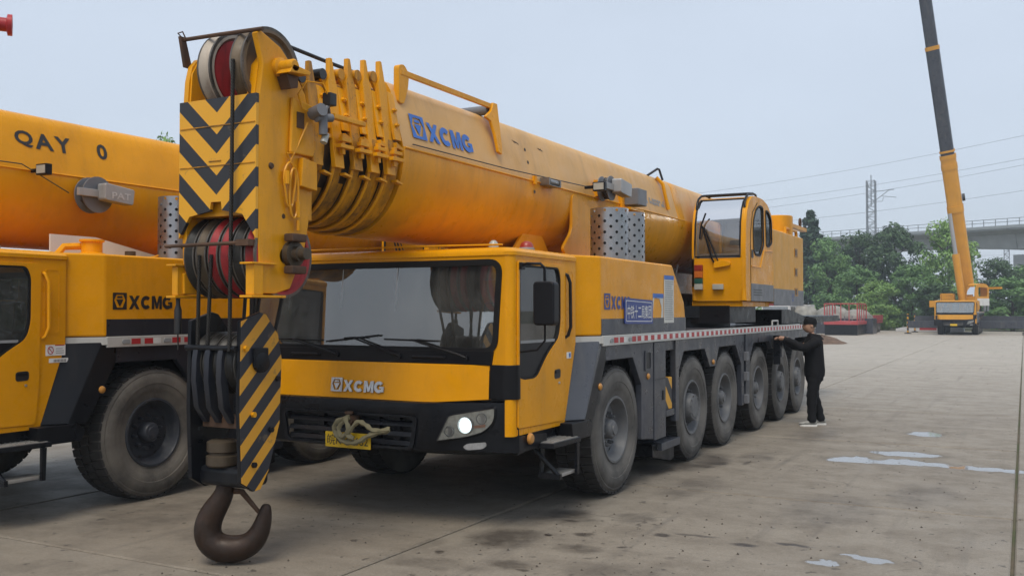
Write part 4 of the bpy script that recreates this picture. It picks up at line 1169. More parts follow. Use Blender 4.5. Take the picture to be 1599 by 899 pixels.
def head(root):
    PL = [(-1.965, 2.52), (-1.965, 3.45), (-1.925, 3.72), (-2.00, 3.93), (-1.95, 3.955), (-1.74, 3.88), (-1.62, 3.78), (-1.46, 3.58), (-1.39, 3.35), (-1.37, 3.0), (-1.385, 2.75), (-1.42, 2.55), (-1.46, 2.38), (-1.62, 2.08), (-1.78, 2.04), (-1.98, 2.04), (-1.985, 2.20), (-1.95, 2.20)]
    hd = MB()
    hd.prism(PL, 'x', .37, .42)
    rp = MB().prism(PL, 'x', .37, .42).build('boom_tip_cheek', 'yellow_old', root, bevel=.01, label='yellow side plate of the boom tip on the camera side')
    PL2 = [p for p in PL]
    PL2[2] = (-1.95, 3.66); PL2[3] = (-1.92, 3.78); PL2[4] = (-1.86, 3.85); PL2[5] = (-1.70, 3.87)
    lp = MB().prism(PL2, 'x', -.35, -.30).build('boom_tip_cheek', 'yellow_old', root, bevel=.01, label='yellow side plate of the boom tip on the far side')
    # body and chevron board
    MB().box(-.30, -1.93, 2.62, .37, -1.32, 3.42).build('boom_tip_body', 'yellow_old', root)
    bd = MB()
    bd.plate([(-.349, 2.46), (-.24, 2.62), (-.03, 2.655), (-.02, 2.72), (.08, 2.72), (.09, 2.655), (.29, 2.62), (.419, 2.44), (.419, 3.49), (-.349, 3.49)], [], 'y', -1.995, -1.967)
    ch = bd.build('chevron_board', 'chevron', root)
    MB().box(-.34, -2.0005, 3.28, .41, -1.996, 3.288).box(-.34, -2.0005, 2.985, .41, -1.996, 2.991).box(-.04, -2.001, 3.02, .08, -1.995, 3.026).build('board_seam', 'yellow_greasy', ch)
    # inner front flanges beside the top sheaves
    MB().prism([(-1.965, 3.45), (-1.925, 3.72), (-1.86, 3.80), (-1.82, 3.45)], 'x', .29, .37).build('cheek_flange', 'yellow', rp, bevel=.006)
    MB().prism([(-1.95, 3.45), (-1.93, 3.72), (-1.85, 3.86), (-1.6, 3.86), (-1.5, 3.45)], 'x', -.30, -.285).build('cheek_liner', 'yellow_old', lp)
    # side pocket, pins, plates on the camera-side cheek
    MB().lathe([(.075, 0), (.075, .03), (.05, .04), (.05, .15), (.04, .16), (0, .16)], (.42, -1.76, 3.72), (1, 0, 0), 20, False).build('sheave_pin', 'yellow_old', rp)
    MB().prism([(-1.82, 3.66), (-1.60, 3.68), (-1.58, 3.71), (-1.78, 3.73)], 'x', .44, .58).build('pin_keeper', 'yellow_old', rp, bevel=.006)
    MB().prism([(-1.79, 3.66), (-1.65, 3.67), (-1.66, 3.58), (-1.74, 3.56)], 'x', .42, .52).build('pin_guard', 'rust', rp, bevel=.006)
    MB().prism([(-1.64, 3.53), (-1.40, 3.50), (-1.372, 3.10), (-1.66, 3.10)], 'x', .42, .455).build('cheek_stiffener', 'yellow_old', rp, bevel=.02)
    MB().box(.455, -1.60, 3.30, .462, -1.52, 3.42).build('cheek_window', 'rust', rp)
    MB().prism([(-1.56, 2.86), (-1.37, 2.84), (-1.375, 3.06), (-1.54, 3.08)], 'x', .42, .47).build('cheek_patch', 'yellow_old', rp, bevel=.008)
    pn = MB().lathe([(.10, 0), (.10, .05), (.06, .055), (.06, .10), (.045, .105), (.045, .16), (0, .16)], (.42, -1.62, 2.34), (1, 0, 0), 20, False).build('lower_pin', 'brass', rp)
    for zc_ in (2.43, 2.19):
        MB().box(.44, -1.72, zc_, .53, -1.56, zc_ + .06).build('pin_clamp', 'rust', pn, bevel=.012)
    # bottom rope guard channels
    for xa, xb, pr_ in ((.36, .44, rp), (-.38, -.32, lp)):
        MB().box(xa, -2.03, 2.03, xb, -1.93, 2.25).build('guard_web', 'yellow_old', pr_, bevel=.006)
        MB().box(xa - .03, -2.06, 2.25, xb + .01, -1.80, 2.265).box(xa - .03, -2.06, 2.01, xb + .01, -1.70, 2.028).build('guard_flange', 'yellow_old', pr_, bevel=.004)
    # sheaves
    pat = ['sheave_dark', 'sheave_brown', 'sheave_red', 'sheave_red', 'sheave_dark', 'sheave_red']
    for k, mt in enumerate(pat):
        sheave(-.245 + .121 * k, -1.68, 2.325, .315, .10, mt, 'sheave_dark', root, 'lower_sheave')
    MB().cyl((-.34, -1.68, 2.325), (.42, -1.68, 2.325), .06, 18).build('lower_sheave_axle', 'steel', root)
    MB().tube([(-.42, -2.055, 2.40), (.25, -2.04, 2.405), (.36, -2.035, 2.405)], .014, 8).box(.28, -2.05, 2.385, .40, -1.97, 2.43).build('rope_keeper_bar', 'rust', root)
    s1 = sheave(-.05, -1.735, 3.725, .315, .13, 'sheave_pale', 'brass', root, 'upper_sheave')
    MB().lathe([(.255, .034), (.25, .056), (.06, .056)], (-.05, -1.735, 3.725), (1, 0, 0), 32, False).build('sheave_disc', 'sheave_red', s1)
    sheave(.27, -1.735, 3.725, .315, .12, 'sheave_brown', 'brass', root, 'upper_sheave')
    MB().cyl((-.34, -1.735, 3.725), (.42, -1.735, 3.725), .06, 18).build('upper_sheave_axle', 'steel', root)
    kb = MB().tube([(-.365, -1.955, 3.985), (.0, -1.96, 3.975), (.46, -1.975, 3.955)], .016, 8).build('rope_keeper_bar', 'rust', root)
    MB().prism([(-1.99, 4.005), (-1.94, 4.005), (-1.87, 3.78), (-1.94, 3.78)], 'x', -.378, -.352).tube([(-.36, -1.97, 4.0), (-.38, -1.99, 4.03), (-.33, -1.99, 4.035), (-.32, -1.97, 3.99)], .006, 5).build('keeper_bracket', 'rust', kb)
    # anemometer / camera cluster on a stalk
    an = MB().cyl((.50, -1.47, 3.42), (.62, -1.50, 3.44), .05, 14).cyl((.56, -1.50, 3.38), (.60, -1.36, 3.40), .032, 12).cyl((.58, -1.44, 3.42), (.58, -1.44, 3.26), .034, 12).tube([(.56, -1.44, 3.40), (.56, -1.36, 3.50), (.54, -1.32, 3.44)], .016, 8).build('wind_sensor', 'grey_light', root)
    MB().cyl((.575, -1.40, 3.27), (.575, -1.43, 3.20), .028, 12).build('sensor_cup', 'white_lens', an)
    MB().box(.52, -1.38, 3.50, .60, -1.30, 3.60).build('sensor_box', 'ink', an, bevel=.008)
    MB().box(.545, -1.32, 3.405, .60, -.92, 3.445).build('sensor_arm', 'yellow_old', an, bevel=.006)
    MB().tube([(.57, -1.36, 3.56), (.56, -1.42, 3.66), (.50, -1.54, 3.66), (.47, -1.60, 3.55), (.47, -1.55, 3.45), (.52, -1.48, 3.42)], .007, 5).build('sensor_cable', 'yellow_old', an)
    # tied yellow cable on the cheek
    pts = [(.48, -1.50, 3.35), (.45, -1.58, 3.16), (.445, -1.66, 3.04)]
    MB().tube(pts, .008, 6).tube([(.445, -1.66 + .06 * math.cos(a) * (1 + .2 * math.sin(3 * a)), 2.86 + .17 * math.sin(a)) for a in [2 * math.pi * k / 20 for k in range(20)]], .009, 6, True) \
        .tube([(.45, -1.62 + .05 * math.cos(a), 2.80 + .19 * math.sin(a)) for a in [2 * math.pi * k / 20 for k in range(20)]], .009, 6, True).tube([(.445, -1.66, 3.04), (.45, -1.70, 3.09), (.45, -1.63, 3.10), (.445, -1.66, 3.03), (.45, -1.60, 3.0)], .008, 6) \
        .cyl((.45, -1.57, 2.62), (.45, -1.58, 2.74), .02, 8).cyl((.45, -1.70, 2.86), (.45, -1.70, 2.96), .022, 8).cyl((.45, -1.57, 2.52), (.45, -1.57, 2.60), .014, 8).build('coiled_cable', 'yellow_old', rp)
    MB().lathe([(.026, 0), (.02, .014), (0, .016)], (.42, -1.84, 2.98), (1, 0, 0), 12, False).lathe([(.02, 0), (.0, .002)], (.421, -1.70, 2.62), (1, 0, 0), 10, False).build('plug', 'rust', rp)
    # winch rope running back along the boom top
    MB().tube([(.10, -1.735 - .0, 4.045), (.16, -1.55, 4.02), (.20, -1.0, 3.985), (.22, 0, 3.955), (.22, 4, 3.95), (.22, 9, 3.95)], .017, 8).build('winch_rope', 'rope', root)

# ------------------------------------------------------------------ superstructure
OP = [(7.36, 2.06), (7.33, 2.28), (7.33, 2.95), (7.36, 3.25), (7.43, 3.45), (7.55, 3.60), (7.72, 3.68), (7.95, 3.715), (8.4, 3.715), (8.75, 3.66), (9.0, 3.53), (9.09, 3.38), (9.10, 3.2), (9.10, 2.06)]
def superstructure(root, c):
    Y = c['yellow']
    MB().lathe([(1.05, 0), (1.05, .14), (1.15, .16), (1.15, .34), (0, .36)], (0, 8.2, 1.64), (0, 0, 1), 40, False).build('slewing_ring', 'black', root)
    MB().box(-1.3, 6.7, 1.99, .60, 12.4, 2.18).build('turntable_deck', 'black', root, bevel=.01)
    MB().box(-.70, 8.8, 2.1, -.62, 12.3, 3.5).box(.62, 9.2, 2.1, .70, 12.3, 3.5).build('turntable_cheek', Y, root, bevel=.02)
    MB().box(.70, 7.40, 1.975, 1.50, 9.12, 2.055).build('cab_platform', Y, root, bevel=.01)
    MB().box(.30, 7.4, 1.72, 1.30, 9.0, 1.99).build('valve_block', 'black', root)
    MB().box(-1.5, 9.6, 2.0, -.75, 12.3, 3.2).build('winch_cover', Y, root, bevel=.03)
    # hoses beside the turntable
    for k in range(4):
        MB().tube([(.45 + .05 * k, 7.0, 2.45 + .05 * k), (.60 + .03 * k, 6.7 - .05 * k, 2.30), (.55, 6.8, 2.05), (.4, 7.2, 1.9)], .02, 8).build('hose', 'ink', root)
    # operator's cab
    xa, xb = .725, 1.57
    n = len(OP)
    w1 = rpoly([(7.80, 2.87), (7.78, 3.30), (7.98, 3.52), (8.24, 3.585), (8.42, 3.56), (8.45, 2.97), (8.22, 2.79), (7.90, 2.80)], [.06, .12, .12, .12, .05, .08, .08, .05], 4)
    w2 = rpoly([(8.64, 2.98), (8.60, 3.54), (8.80, 3.535), (9.0, 3.42), (9.03, 3.05), (8.80, 2.97)], [.04, .05, .1, .1, .06, .06], 4)
    pr_ = MB().plate(OP, [w1, w2], 'x', xb - .03, xb)
    shell = pr_.build('operator_cab', Y, root, bevel=.008)
    MB().plate(OP, [rpoly([(7.6, 2.7), (7.6, 3.4), (8.9, 3.4), (8.9, 2.7)], .1)], 'x', xa, xa + .03).build('side_panel', Y, shell)
    MB().plate(OP, [rpoly([(7.6, 2.7), (7.6, 3.4), (8.9, 3.4), (8.9, 2.7)], .1)], 'x', xa + .031, xa + .036).build('side_lining', 'liner', shell)
    for w_ in (w1, w2):
        MB().plate(grow(w_, .02), [grow(w_, -.012)], 'x', xb - .006, xb + .010).build('window_seal', 'rubber_seal', shell)
        MB().prism(w_, 'x', xb - .016, xb - .012).build('side_window', 'glass_side', shell)
    def strip(p, x0, x1, off=0.0):
        k = len(p)
        return [(x0, y - off, z) for y, z in p] + [(x1, y - off, z) for y, z in p], [(i, i + 1, k + i + 1, k + i) for i in range(k - 1)]
    low = [(7.36, 2.06), (7.33, 2.28), (7.33, 2.72)]
    MB().add(*strip(low, xa, xb - .03)).build('front_panel', Y, shell)
    gl = [(7.33, 2.74), (7.33, 2.95), (7.36, 3.25), (7.43, 3.45), (7.55, 3.60), (7.66, 3.655)]
    MB().add(*strip([(y + .004, z) for y, z in gl], xa + .02, xb - .04)).build('front_window', 'glass_op', shell)
    MB().add(*strip([(7.74, 3.66), (7.95, 3.69), (8.4, 3.69), (8.75, 3.635), (8.97, 3.51), (9.06, 3.36), (9.07, 3.2), (9.07, 2.08)], xa + .035, xb - .035)).build('cab_lining', 'curtain', shell)
    # window frame: pillars and sill
    for x0, x1 in ((xa, xa + .035), (xb - .075, xb - .03)):
        MB().add(*strip([(y - .002, z) for y, z in gl], x0, x1)).build('window_pillar', Y, shell)
    MB().tube([(xa + .05, 7.328, 2.75)] + [(xa + .05, y - .004, z) for y, z in gl[1:]] + [(xb - .09, y - .004, z) for y, z in gl[1:]][::-1] + [(xb - .09, 7.328, 2.75)], .012, 6, True).build('front_seal', 'rubber_seal', shell)
    MB().add(*strip([(7.66, 3.655), (7.72, 3.68), (7.95, 3.715), (8.4, 3.715), (8.75, 3.66), (9.0, 3.53), (9.09, 3.38), (9.10, 3.2), (9.10, 2.06)], xa, xb - .03)).build('roof_panel', Y, shell)
    pts_ = [(7.38, 2.07), (7.375, 2.28), (7.375, 2.95), (7.405, 3.25), (7.47, 3.43), (7.58, 3.565), (7.74, 3.645), (7.95, 3.675), (8.4, 3.675)]
    MB().tube([(xb - .048, y, z) for y, z in pts_], .050, 10).build('corner_pillar', Y, shell)
    MB().tube([(xa + .03, y, z) for y, z in pts_], .036, 8).build('corner_pillar', Y, shell)
    # roof guard
    gp = [(7.46, 3.50), (7.48, 3.585), (7.56, 3.67), (7.72, 3.735), (7.95, 3.765)]
    gd = MB()
    for x_ in (xa + .04, xb - .05):
        gd.tube([(x_, y, z) for y, z in gp] + ([(x_, 8.15, 3.76), (x_, 8.22, 3.70)]), .018, 8)
    for y, z in gp[3:] + [(7.83, 3.755), (8.08, 3.765)]:
        gd.tube([(xa + .04, y, z), (xb - .05, y, z)], .016, 6)
    gd.build('roof_guard', 'black', shell)
    # wiper, lamps, inside seat
    MB().tube([(1.10, 7.32, 2.62), (1.05, 7.29, 2.72), (.90, 7.30, 3.22)], .014, 6).tube([(1.17, 7.32, 2.62), (1.12, 7.29, 2.74), (.93, 7.30, 3.20)], .010, 6).tube([(.86, 7.30, 3.02), (.885, 7.295, 3.22), (.955, 7.31, 3.42)], .014, 6).build('wiper', 'plastic', shell)
    MB().prism(rpoly([(1.08, 2.56), (1.34, 2.60), (1.34, 2.66), (1.22, 2.69), (1.08, 2.66)], .03), 'y', 7.285, 7.33).build('wiper_motor_cover', 'yellow', shell, bevel=.01)
    for z0, z1, mt in ((2.53, 2.62, 'red_lens'), (2.42, 2.525, 'orange'), (2.33, 2.41, 'green_lens'), (2.235, 2.325, 'white_lens')):
        MB().box(.775, 7.275, z0, .905, 7.328, z1).build('signal_lamp', mt, shell, bevel=.008)
    MB().box(1.06, 7.28, 2.235, 1.23, 7.328, 2.32).build('front_lamp', 'white_lens', shell, bevel=.01)
    MB().prism(rpoly([(8.05, 2.5), (8.05, 2.66), (8.45, 2.66), (8.58, 3.38), (8.70, 3.38), (8.65, 2.5)], .05), 'x', .90, 1.38).build('seat', 'seat_cream', shell, bevel=.03)
    MB().box(.80, 7.45, 2.2, 1.45, 7.70, 2.80).build('console', 'grey_light', shell, bevel=.03)
    # door mouldings and lower band
    MB().box(xb, 7.62, 2.06, xb + .012, 9.10, 2.335).build('lower_band', 'grey_light', shell, bevel=.006)
    for z in (2.15, 2.19, 2.23):
        MB().box(xb + .0125, 7.75, z, xb + .014, 8.3, z + .014).build('vent_slot', 'ink', shell)
    MB().tube([(xb + .004, 7.66, 2.60), (xb + .004, 8.22, 2.60), (xb + .004, 8.46, 2.88), (xb + .004, 9.08, 2.90)], .010, 6).build('door_moulding', 'yellow_old', shell)
    MB().tube([(xb + .002, 7.62, 2.34), (xb + .002, 7.60, 3.1), (xb + .002, 7.75, 3.45), (xb + .002, 8.05, 3.62)], .006, 6).build('door_gap', 'rubber_seal', shell)
    MB().prism(rpoly([(7.66, 2.73), (7.78, 2.73), (7.78, 2.86), (7.66, 2.86)], .03), 'x', xb, xb + .006).build('door_handle', 'ink', shell)
    # side cabinet behind the cab
    cb = MB().box(.75, 9.12, 2.04, 1.572, 11.62, 3.29).build('side_cabinet', 'yellow_cabinet', root, bevel=.02, seg=3)
    MB().box(1.5725, 9.14, 2.0, 1.580, 11.60, 2.285).build('lower_band', 'grey_light', cb, bevel=.004)
    for z in (2.98, 2.62, 2.25):
        MB().box(1.573, 10.82, z - .075, 1.583, 11.08, z + .075).build('cabinet_slot', 'yellow_greasy', cb)
        MB().box(1.5835, 10.85, z - .05, 1.586, 10.95, z + .05).build('slot_shade', 'ink', cb)  # flat dark patch painted as the shade inside the slot
    MB().box(1.581, 10.56, 2.08, 1.582, 10.68, 2.12).box(1.581, 10.56, 2.14, 1.582, 10.60, 2.22).box(1.581, 10.64, 2.14, 1.582, 10.68, 2.22).build('cabinet_mark', 'navy', cb)
    # post with arm behind the cabinet
    ps = MB().cyl((1.05, 11.75, 3.0), (1.05, 11.75, 3.75), .30, 20).build('winch_housing', 'yellow_old', root, bevel=.02)
    MB().box(1.0, 12.0, 3.62, 1.12, 14.3, 3.70).build('arm', 'yellow_old', ps, bevel=.006)
    MB().tube([(1.06, 13.9 + .09 * math.cos(a), 3.80 + .08 * math.sin(a)) for a in [2 * math.pi * k / 14 for k in range(14)]], .02, 6, True).build('arm_ring', 'rust', ps)
    MB().tube([(1.30, 11.3, 3.3), (1.30, 11.3, 3.48), (1.30, 12.3, 3.48), (1.30, 12.3, 3.2)], .03, 8).tube([(1.30, 11.5, 3.40), (.9, 11.5, 3.45)], .03, 8).build('guard_rail', 'yellow_old', root)
    # rear deck boxes
    MB().box(.70, 12.5, 1.665, 1.5, 16.0, 1.80).build('rear_outrigger_box', 'black', root, bevel=.01)
    MB().box(-1.5, 12.6, 1.0, 1.5, 13.2, 1.66).build('rear_beam', c['grey'], root, bevel=.02)
    MB().prism([(10.3, 1.665), (10.3, 1.93), (11.0, 1.93), (13.2, 1.72), (13.2, 1.665)], 'x', .60, 1.45).build('rear_locker', 'black', root, bevel=.01)

def perforated(root, yc0, yc1, x, r, z0, z1, parent_name='exhaust_shield'):
    """stadium-shaped perforated heat shield with real round holes"""
    L_ = yc1 - yc0
    per = 2 * math.pi * r + 2 * L_
    nc = max(8, 2 * int(per / .124)); cw = per / nc
    nr = int((z1 - z0) / .056); ch = (z1 - z0) / nr
    def at(u):
        u = u % per
        if u < L_: return (x + r, yc0 + u)
        u -= L_
        if u < math.pi * r:
            a = u / r; return (x + r * math.cos(a), yc1 + r * math.sin(a))
        u -= math.pi * r
        if u < L_: return (x - r, yc1 - u)
        u -= L_
        a = math.pi + u / r
        return (x + r * math.cos(a), yc0 + r * math.sin(a))
    mb = MB()
    for i in range(nc):
        for j in range(nr):
            u0, v0 = i * cw, z0 + j * ch
            sq = [(0, 0), (.5, 0), (1, 0), (1, .5), (1, 1), (.5, 1), (0, 1), (0, .5)]
            angs = [225, 270, 315, 0, 45, 90, 135, 180]
            if (i + j) % 2 == 0 and 0 < j < nr:
                vs = []
                for a, b in sq:
                    X, Y_ = at(u0 + a * cw); vs.append((X, Y_, v0 + b * ch))
                for an in angs:
                    a, b = .5 + .34 * math.cos(R(an)) * .05 / cw, .5 + .34 * math.sin(R(an)) * .05 / ch
                    X, Y_ = at(u0 + a * cw); vs.append((X, Y_, v0 + b * ch))
                mb.add(vs, [(k, (k + 1) % 8, 8 + (k + 1) % 8, 8 + k) for k in range(8)])
            else:
                vs = []
                for a, b in sq:
                    X, Y_ = at(u0 + a * cw); vs.append((X, Y_, v0 + b * ch))
                mb.add(vs, [list(range(8))])
    o = mb.build(parent_name, 'galv', root)
    inner = []
    for zz in (z0 + .01, z1 - .05):
        inner.append([(at(k * per / 24)[0] * 1.0 + (x - at(k * per / 24)[0]) * .18, at(k * per / 24)[1] + ((yc0 + yc1) / 2 - at(k * per / 24)[1]) * .10, zz) for k in range(24)])
    MB().loft(inner).build('silencer', 'ink', o)
    return o

# ================================================================== the three cranes
# --- main crane
main = thing('mobile_crane', 'yellow mobile crane in the foreground with blue maker lettering on its lowered boom', 'crane', (-5.30, 7.22, 0), 0, 'yellow mobile cranes in the yard')
cfg = dict(yellow='yellow', grey='grey', axles=AXLES, hero=True, lit=True, plate=True, reel=(3.86, 3.43), reel_r=.155, lamp=(3.42, 3.40))
carrier(main, cfg)
add_wheels(main, 'tyre', 'wheel_grey')
boom(main, cfg)
superstructure(main, cfg)
perforated(main, 2.86, 2.862, 1.17, .215, 2.45, 3.06)
perforated(main, 3.42, 3.422, 1.17, .205, 2.45, 3.06)
# side lettering, name board and notices
maker_mark('side_lettering', 'navy', (1.5705, 1.735, 1.925), (0, 1, 0), (0, 0, 1), .165, main, bold=.045, gap=.16, tw=3.3)
sb = MB().prism(rpoly([(2.27, 1.775), (3.13, 1.765), (3.13, 2.03), (2.27, 2.05)], .02), 'x', 1.578, 1.588).build('name_board', 'navy', main)
inn = rpoly([(2.30, 1.80), (3.10, 1.79), (3.10, 2.005), (2.30, 2.025)], .02)
MB().plate(inn, [grow(inn, -.007)], 'x', 1.588, 1.5895).build('board_border', 'white', sb)
text_on(MB(), '中铁十二局集团', (1.5885, 2.335, 1.828), (0, 1, 0), (0, 0, 1), .735, .145, .002, 0, .002).build('board_lettering', 'white', sb, smooth=False, merge=False)
def notice(y0, y1, z0, z1, torn=False):
    if torn:
        nt_ = MB().plate([(y0, z0 + .10), (y0 + .02, z0 + .18), (y0 + .06, z0 + .30), (y0 + .14, z1 - .055), (y0 + .22, z1 - .06), (y0 + .29, z1 - .15), (y0 + .30, z0 + .12), (y0 + .27, z0), (y1, z0), (y1, z1), (y0, z1)], [], 'x', 1.572, 1.574).build('notice', 'paper', main)
    else:
        nt_ = MB().box(1.574, y0, z0, 1.577, y1, z1).build('notice', 'paper', main)
    x_ = 1.5745 if torn else 1.5775
    MB().box(x_ - .0005, y0, z1 - .05, x_ + .001, y1, z1).build('notice_header', 'blue', nt_)
    ln = MB(); z = z1 - .08; rn = random.Random(2)
    while z > z0 + .03 and not torn:
        e = rn.uniform(.75, .95)
        ln.box(x_ - .0005, y0 + .03, z, x_ + .0008, y0 + (y1 - y0) * e, z + .010); z -= .026
    if ln.v: ln.build('notice_lines', 'print_grey', nt_, smooth=False, merge=False)
notice(3.55, 3.90, 1.77, 2.33)
notice(3.17, 3.53, 1.80, 2.11, True)
MB().box(1.4505, 1.10, 1.46, 1.4525, 1.20, 1.52).build('sticker', 'white', main)
MB().box(1.453, 1.15, 1.47, 1.4535, 1.19, 1.51).build('sticker_panel', 'blue', main)
# boom rest, lift cylinder brackets under the boom
for xx in (.40, -.46):
    MB().prism([(1.92, 2.56), (2.34, 2.93), (2.44, 2.95), (2.92, 2.47), (1.92, 2.47)], 'x', xx, xx + .04).build('boom_rest', 'yellow', main, bevel=.008)
MB().box(-.5, 1.95, 2.455, .5, 3.0, 2.475).build('boom_rest_base', 'yellow', main)
for xx in (.60, -.64):
    MB().prism(rpoly([(3.02, 3.30), (3.62, 3.15), (3.72, 2.80), (3.62, 2.58), (3.40, 2.50), (2.9, 2.52), (2.75, 2.62), (3.02, 2.85)], .10), 'x', xx, xx + .04).build('cylinder_lug', 'yellow_old', main, bevel=.008)
MB().cyl((0, 3.4, 2.45), (0, 7.6, 2.05), .17, 24).build('lift_cylinder', 'yellow_old', main)
# small fittings along the boom side
bx = MB().box(.66, 4.62, 3.30, .86, 4.95, 3.52).build('junction_box', 'grey_light', main, bevel=.015)
MB().box(.60, 4.55, 3.24, .665, 4.66, 3.54).box(.60, 4.5, 3.23, .80, 4.98, 3.26).build('box_bracket', 'yellow_old', bx)
MB().cyl((.70, 2.25, 3.33), (.70, 2.45, 3.33), .035, 12).box(.62, 2.20, 3.29, .74, 2.22, 3.37).box(.62, 2.48, 3.29, .74, 2.50, 3.37).box(.62, 2.20, 3.285, .74, 2.5, 3.292).build('cable_guide', 'steel', main)
MB().box(.62, 2.02, 3.28, .66, 2.06, 3.37).build('cable_clip', 'yellow_old', main)
MB().tube([(.40, 6.20, 3.90), (.50, 6.38, 4.02), (.50, 6.46, 4.02), (.54, 6.50, 3.86)], .018, 6).build('grab_hoop', 'ink', main)
MB().tube([(.46, 6.44, 3.90), (.55, 6.47, 3.80), (.585, 6.50, 3.60), (.62, 6.54, 3.42)], .03, 6).build('boom_strap', 'yellow', main)
# control box that the man is working at
cbx = MB().box(1.60, 8.95, 1.02, 1.72, 9.20, 1.50).build('control_box', 'black', main, bevel=.012)
MB().box(1.60, 8.98, 1.14, 1.735, 9.17, 1.28).box(1.57, 9.0, 1.30, 1.60, 9.15, 1.45).build('control_panel', 'grey', cbx, bevel=.006)
MB().tube([(1.60, 8.9, 1.66), (1.60, 8.9, 1.74), (1.60, 9.3, 1.74), (1.60, 9.3, 1.66)], .015, 6).build('deck_handle', 'deck_rail', main)

# --- left crane
left = thing('mobile_crane', 'yellow mobile crane cut off by the left edge with black letters QAY on its boom', 'crane', (-9.37, 4.66, 0), 0, 'yellow mobile cranes in the yard')
cfg2 = dict(yellow='yellow', yellow_b='yellow', yellow_g='yellow', grey='grey_dark', wing='black', axles=[2.30, 4.95, 6.5, 8.3, 9.9, 11.4], reel=(2.18, 3.13), lamp=(1.53, 3.31), reel_text='PAT', cover_ext=1.0, handle='yellow', mirror=False)
carrier(left, cfg2)
add_wheels(left, 'tyre_dusty', 'wheel_dark', axles=[2.30, 4.95, 6.5, 8.3, 9.9, 11.4], big=())
lb = boom(left, cfg2)
superstructure(left, cfg2)
perforated(left, 2.90, 3.4, 1.17, .20, 2.45, 3.15)
maker_mark('side_lettering', 'ink', (1.5705, 1.735, 1.925), (0, 1, 0), (0, 0, 1), .165, left, bold=.045, gap=.16, tw=3.3)
up_ = Vector((-.1147 / .42, 0, 1)).normalized()
def on_facet(z): return .62 - (z - 3.32) * .1147 / .42 + .003
for ch, y0, wd in (('Q', 1.40, .20), ('A', 1.62, .21), ('Y', 1.85, .19), ('0', 2.36, .13)):
    text_on(MB(), ch, (on_facet(3.56), y0, 3.55), (0, 1, 0), up_, wd, .175, .028, 0, .005).build('boom_letter', 'ink', lb, smooth=False, merge=False)
# forward part of its boom, out of the picture to the left
MB().loft([[(x * .9, -1.9, 3.25 + (z - 3.25) * .9) for x, z in prof(.62, 2.57, 3.93, 3.32)], [(x * .9, -.25, 3.25 + (z - 3.25) * .9) for x, z in prof(.62, 2.57, 3.93, 3.32)]]).build('boom_section', 'yellow_greasy', left)
wedge = MB().prism([(1.62, 2.47), (1.62, 2.68), (2.15, 2.68), (3.25, 2.47)], 'x', .78, .80).build('wedge_plate', 'white_tape', left)
fc = MB().lathe([(.13, 0), (.13, .03), (.10, .04), (.10, .14), (.12, .15), (.12, .17), (0, .17)], (1.12, 1.85, 2.455), (0, 0, 1), 20, False).build('filler_housing', 'yellow', left)
MB().tube([(1.02, 1.80, 2.56), (.95, 1.66, 2.55), (.95, 1.58, 2.46)], .035, 8).build('filler_pipe', 'yellow', fc)
MB().lathe([(.055, 0), (.055, .07), (.04, .075), (0, .075)], (1.12, 2.32, 2.46), (0, 0, 1), 14, False).build('filler_cap', 'brass', left)
MB().tube([(1.0, 2.6, 2.46), (1.1, 2.75, 2.52), (1.2, 2.9, 2.46)], .014, 6).build('lifting_hoop', 'yellow', left)
st1 = MB().box(1.4505, 1.105, 1.50, 1.453, 1.31, 1.60).build('warning_sticker', 'white', left)
MB().tube([(1.454, 1.155 + .028 * math.cos(a), 1.55 + .034 * math.sin(a)) for a in [2 * math.pi * k / 16 for k in range(16)]], .004, 4, True).tube([(1.454, 1.135, 1.575), (1.454, 1.175, 1.525)], .004, 4).box(1.4525, 1.20, 1.59, 1.4535, 1.30, 1.60).build('sticker_symbol', 'red_tape', st1)
MB().box(1.4528, 1.21, 1.52, 1.4535, 1.295, 1.527).box(1.4528, 1.21, 1.54, 1.4535, 1.295, 1.547).box(1.4528, 1.21, 1.56, 1.4535, 1.28, 1.567).build('sticker_print', 'print_grey', st1)
st2 = MB().box(1.4505, 1.14, 1.435, 1.4525, 1.34, 1.475).build('barcode_sticker', 'white', left)
bcm = MB()
for k in range(9):
    bcm.box(1.4524, 1.19 + k * .015, 1.44, 1.4532, 1.197 + k * .015, 1.465)
bcm.build('barcode_bars', 'ink', st2)
# red pulley held on an arm above the boom
rp_ = MB().lathe([(.10, -.10), (.10, -.05), (.065, -.04), (.065, .04), (.10, .05), (.10, .09), (.03, .09), (.03, -.10)], (.86, 1.035, 4.62), (.6, .8, 0), 24, False).build('red_pulley', 'sheave_red', left)
MB().tube([(.30, .42, 3.9), (.42, .58, 4.3), (.66, .80, 4.60), (.86, 1.03, 4.62)], .03, 8).build('pulley_arm', 'yellow', rp_)

# --- far crane with raised boom and outriggers out
far = thing('mobile_crane', 'distant yellow mobile crane with its long boom raised and outriggers spread', 'crane', (-4.62, 81.0, 0), 0, 'yellow mobile cranes in the yard')
far.scale = (.95, 1, 1.08)
cfg3 = dict(yellow='yellow_far', yellow_b='yellow_far', yellow_g='yellow_far', grey='grey', axles=[2.18, 4.80, 6.32, 8.28, 9.86], far=True, lit=False, glass='glass_op')
carrier(far, cfg3)
add_wheels(far, 'tyre', 'wheel_grey', axles=[2.18, 4.80, 6.32, 8.28, 9.86])
MB().lathe([(1.05, 0), (1.05, .14), (1.15, .16), (1.15, .34), (0, .36)], (0, 5.6, 1.64), (0, 0, 1), 32, False).build('slewing_ring', 'black', far)
sup = bpy.data.objects.new('superstructure', None); COL.objects.link(sup); sup.parent = far
sup.location = (-4.30, -.45, .05); sup.rotation_euler = (0, 0, R(-35))
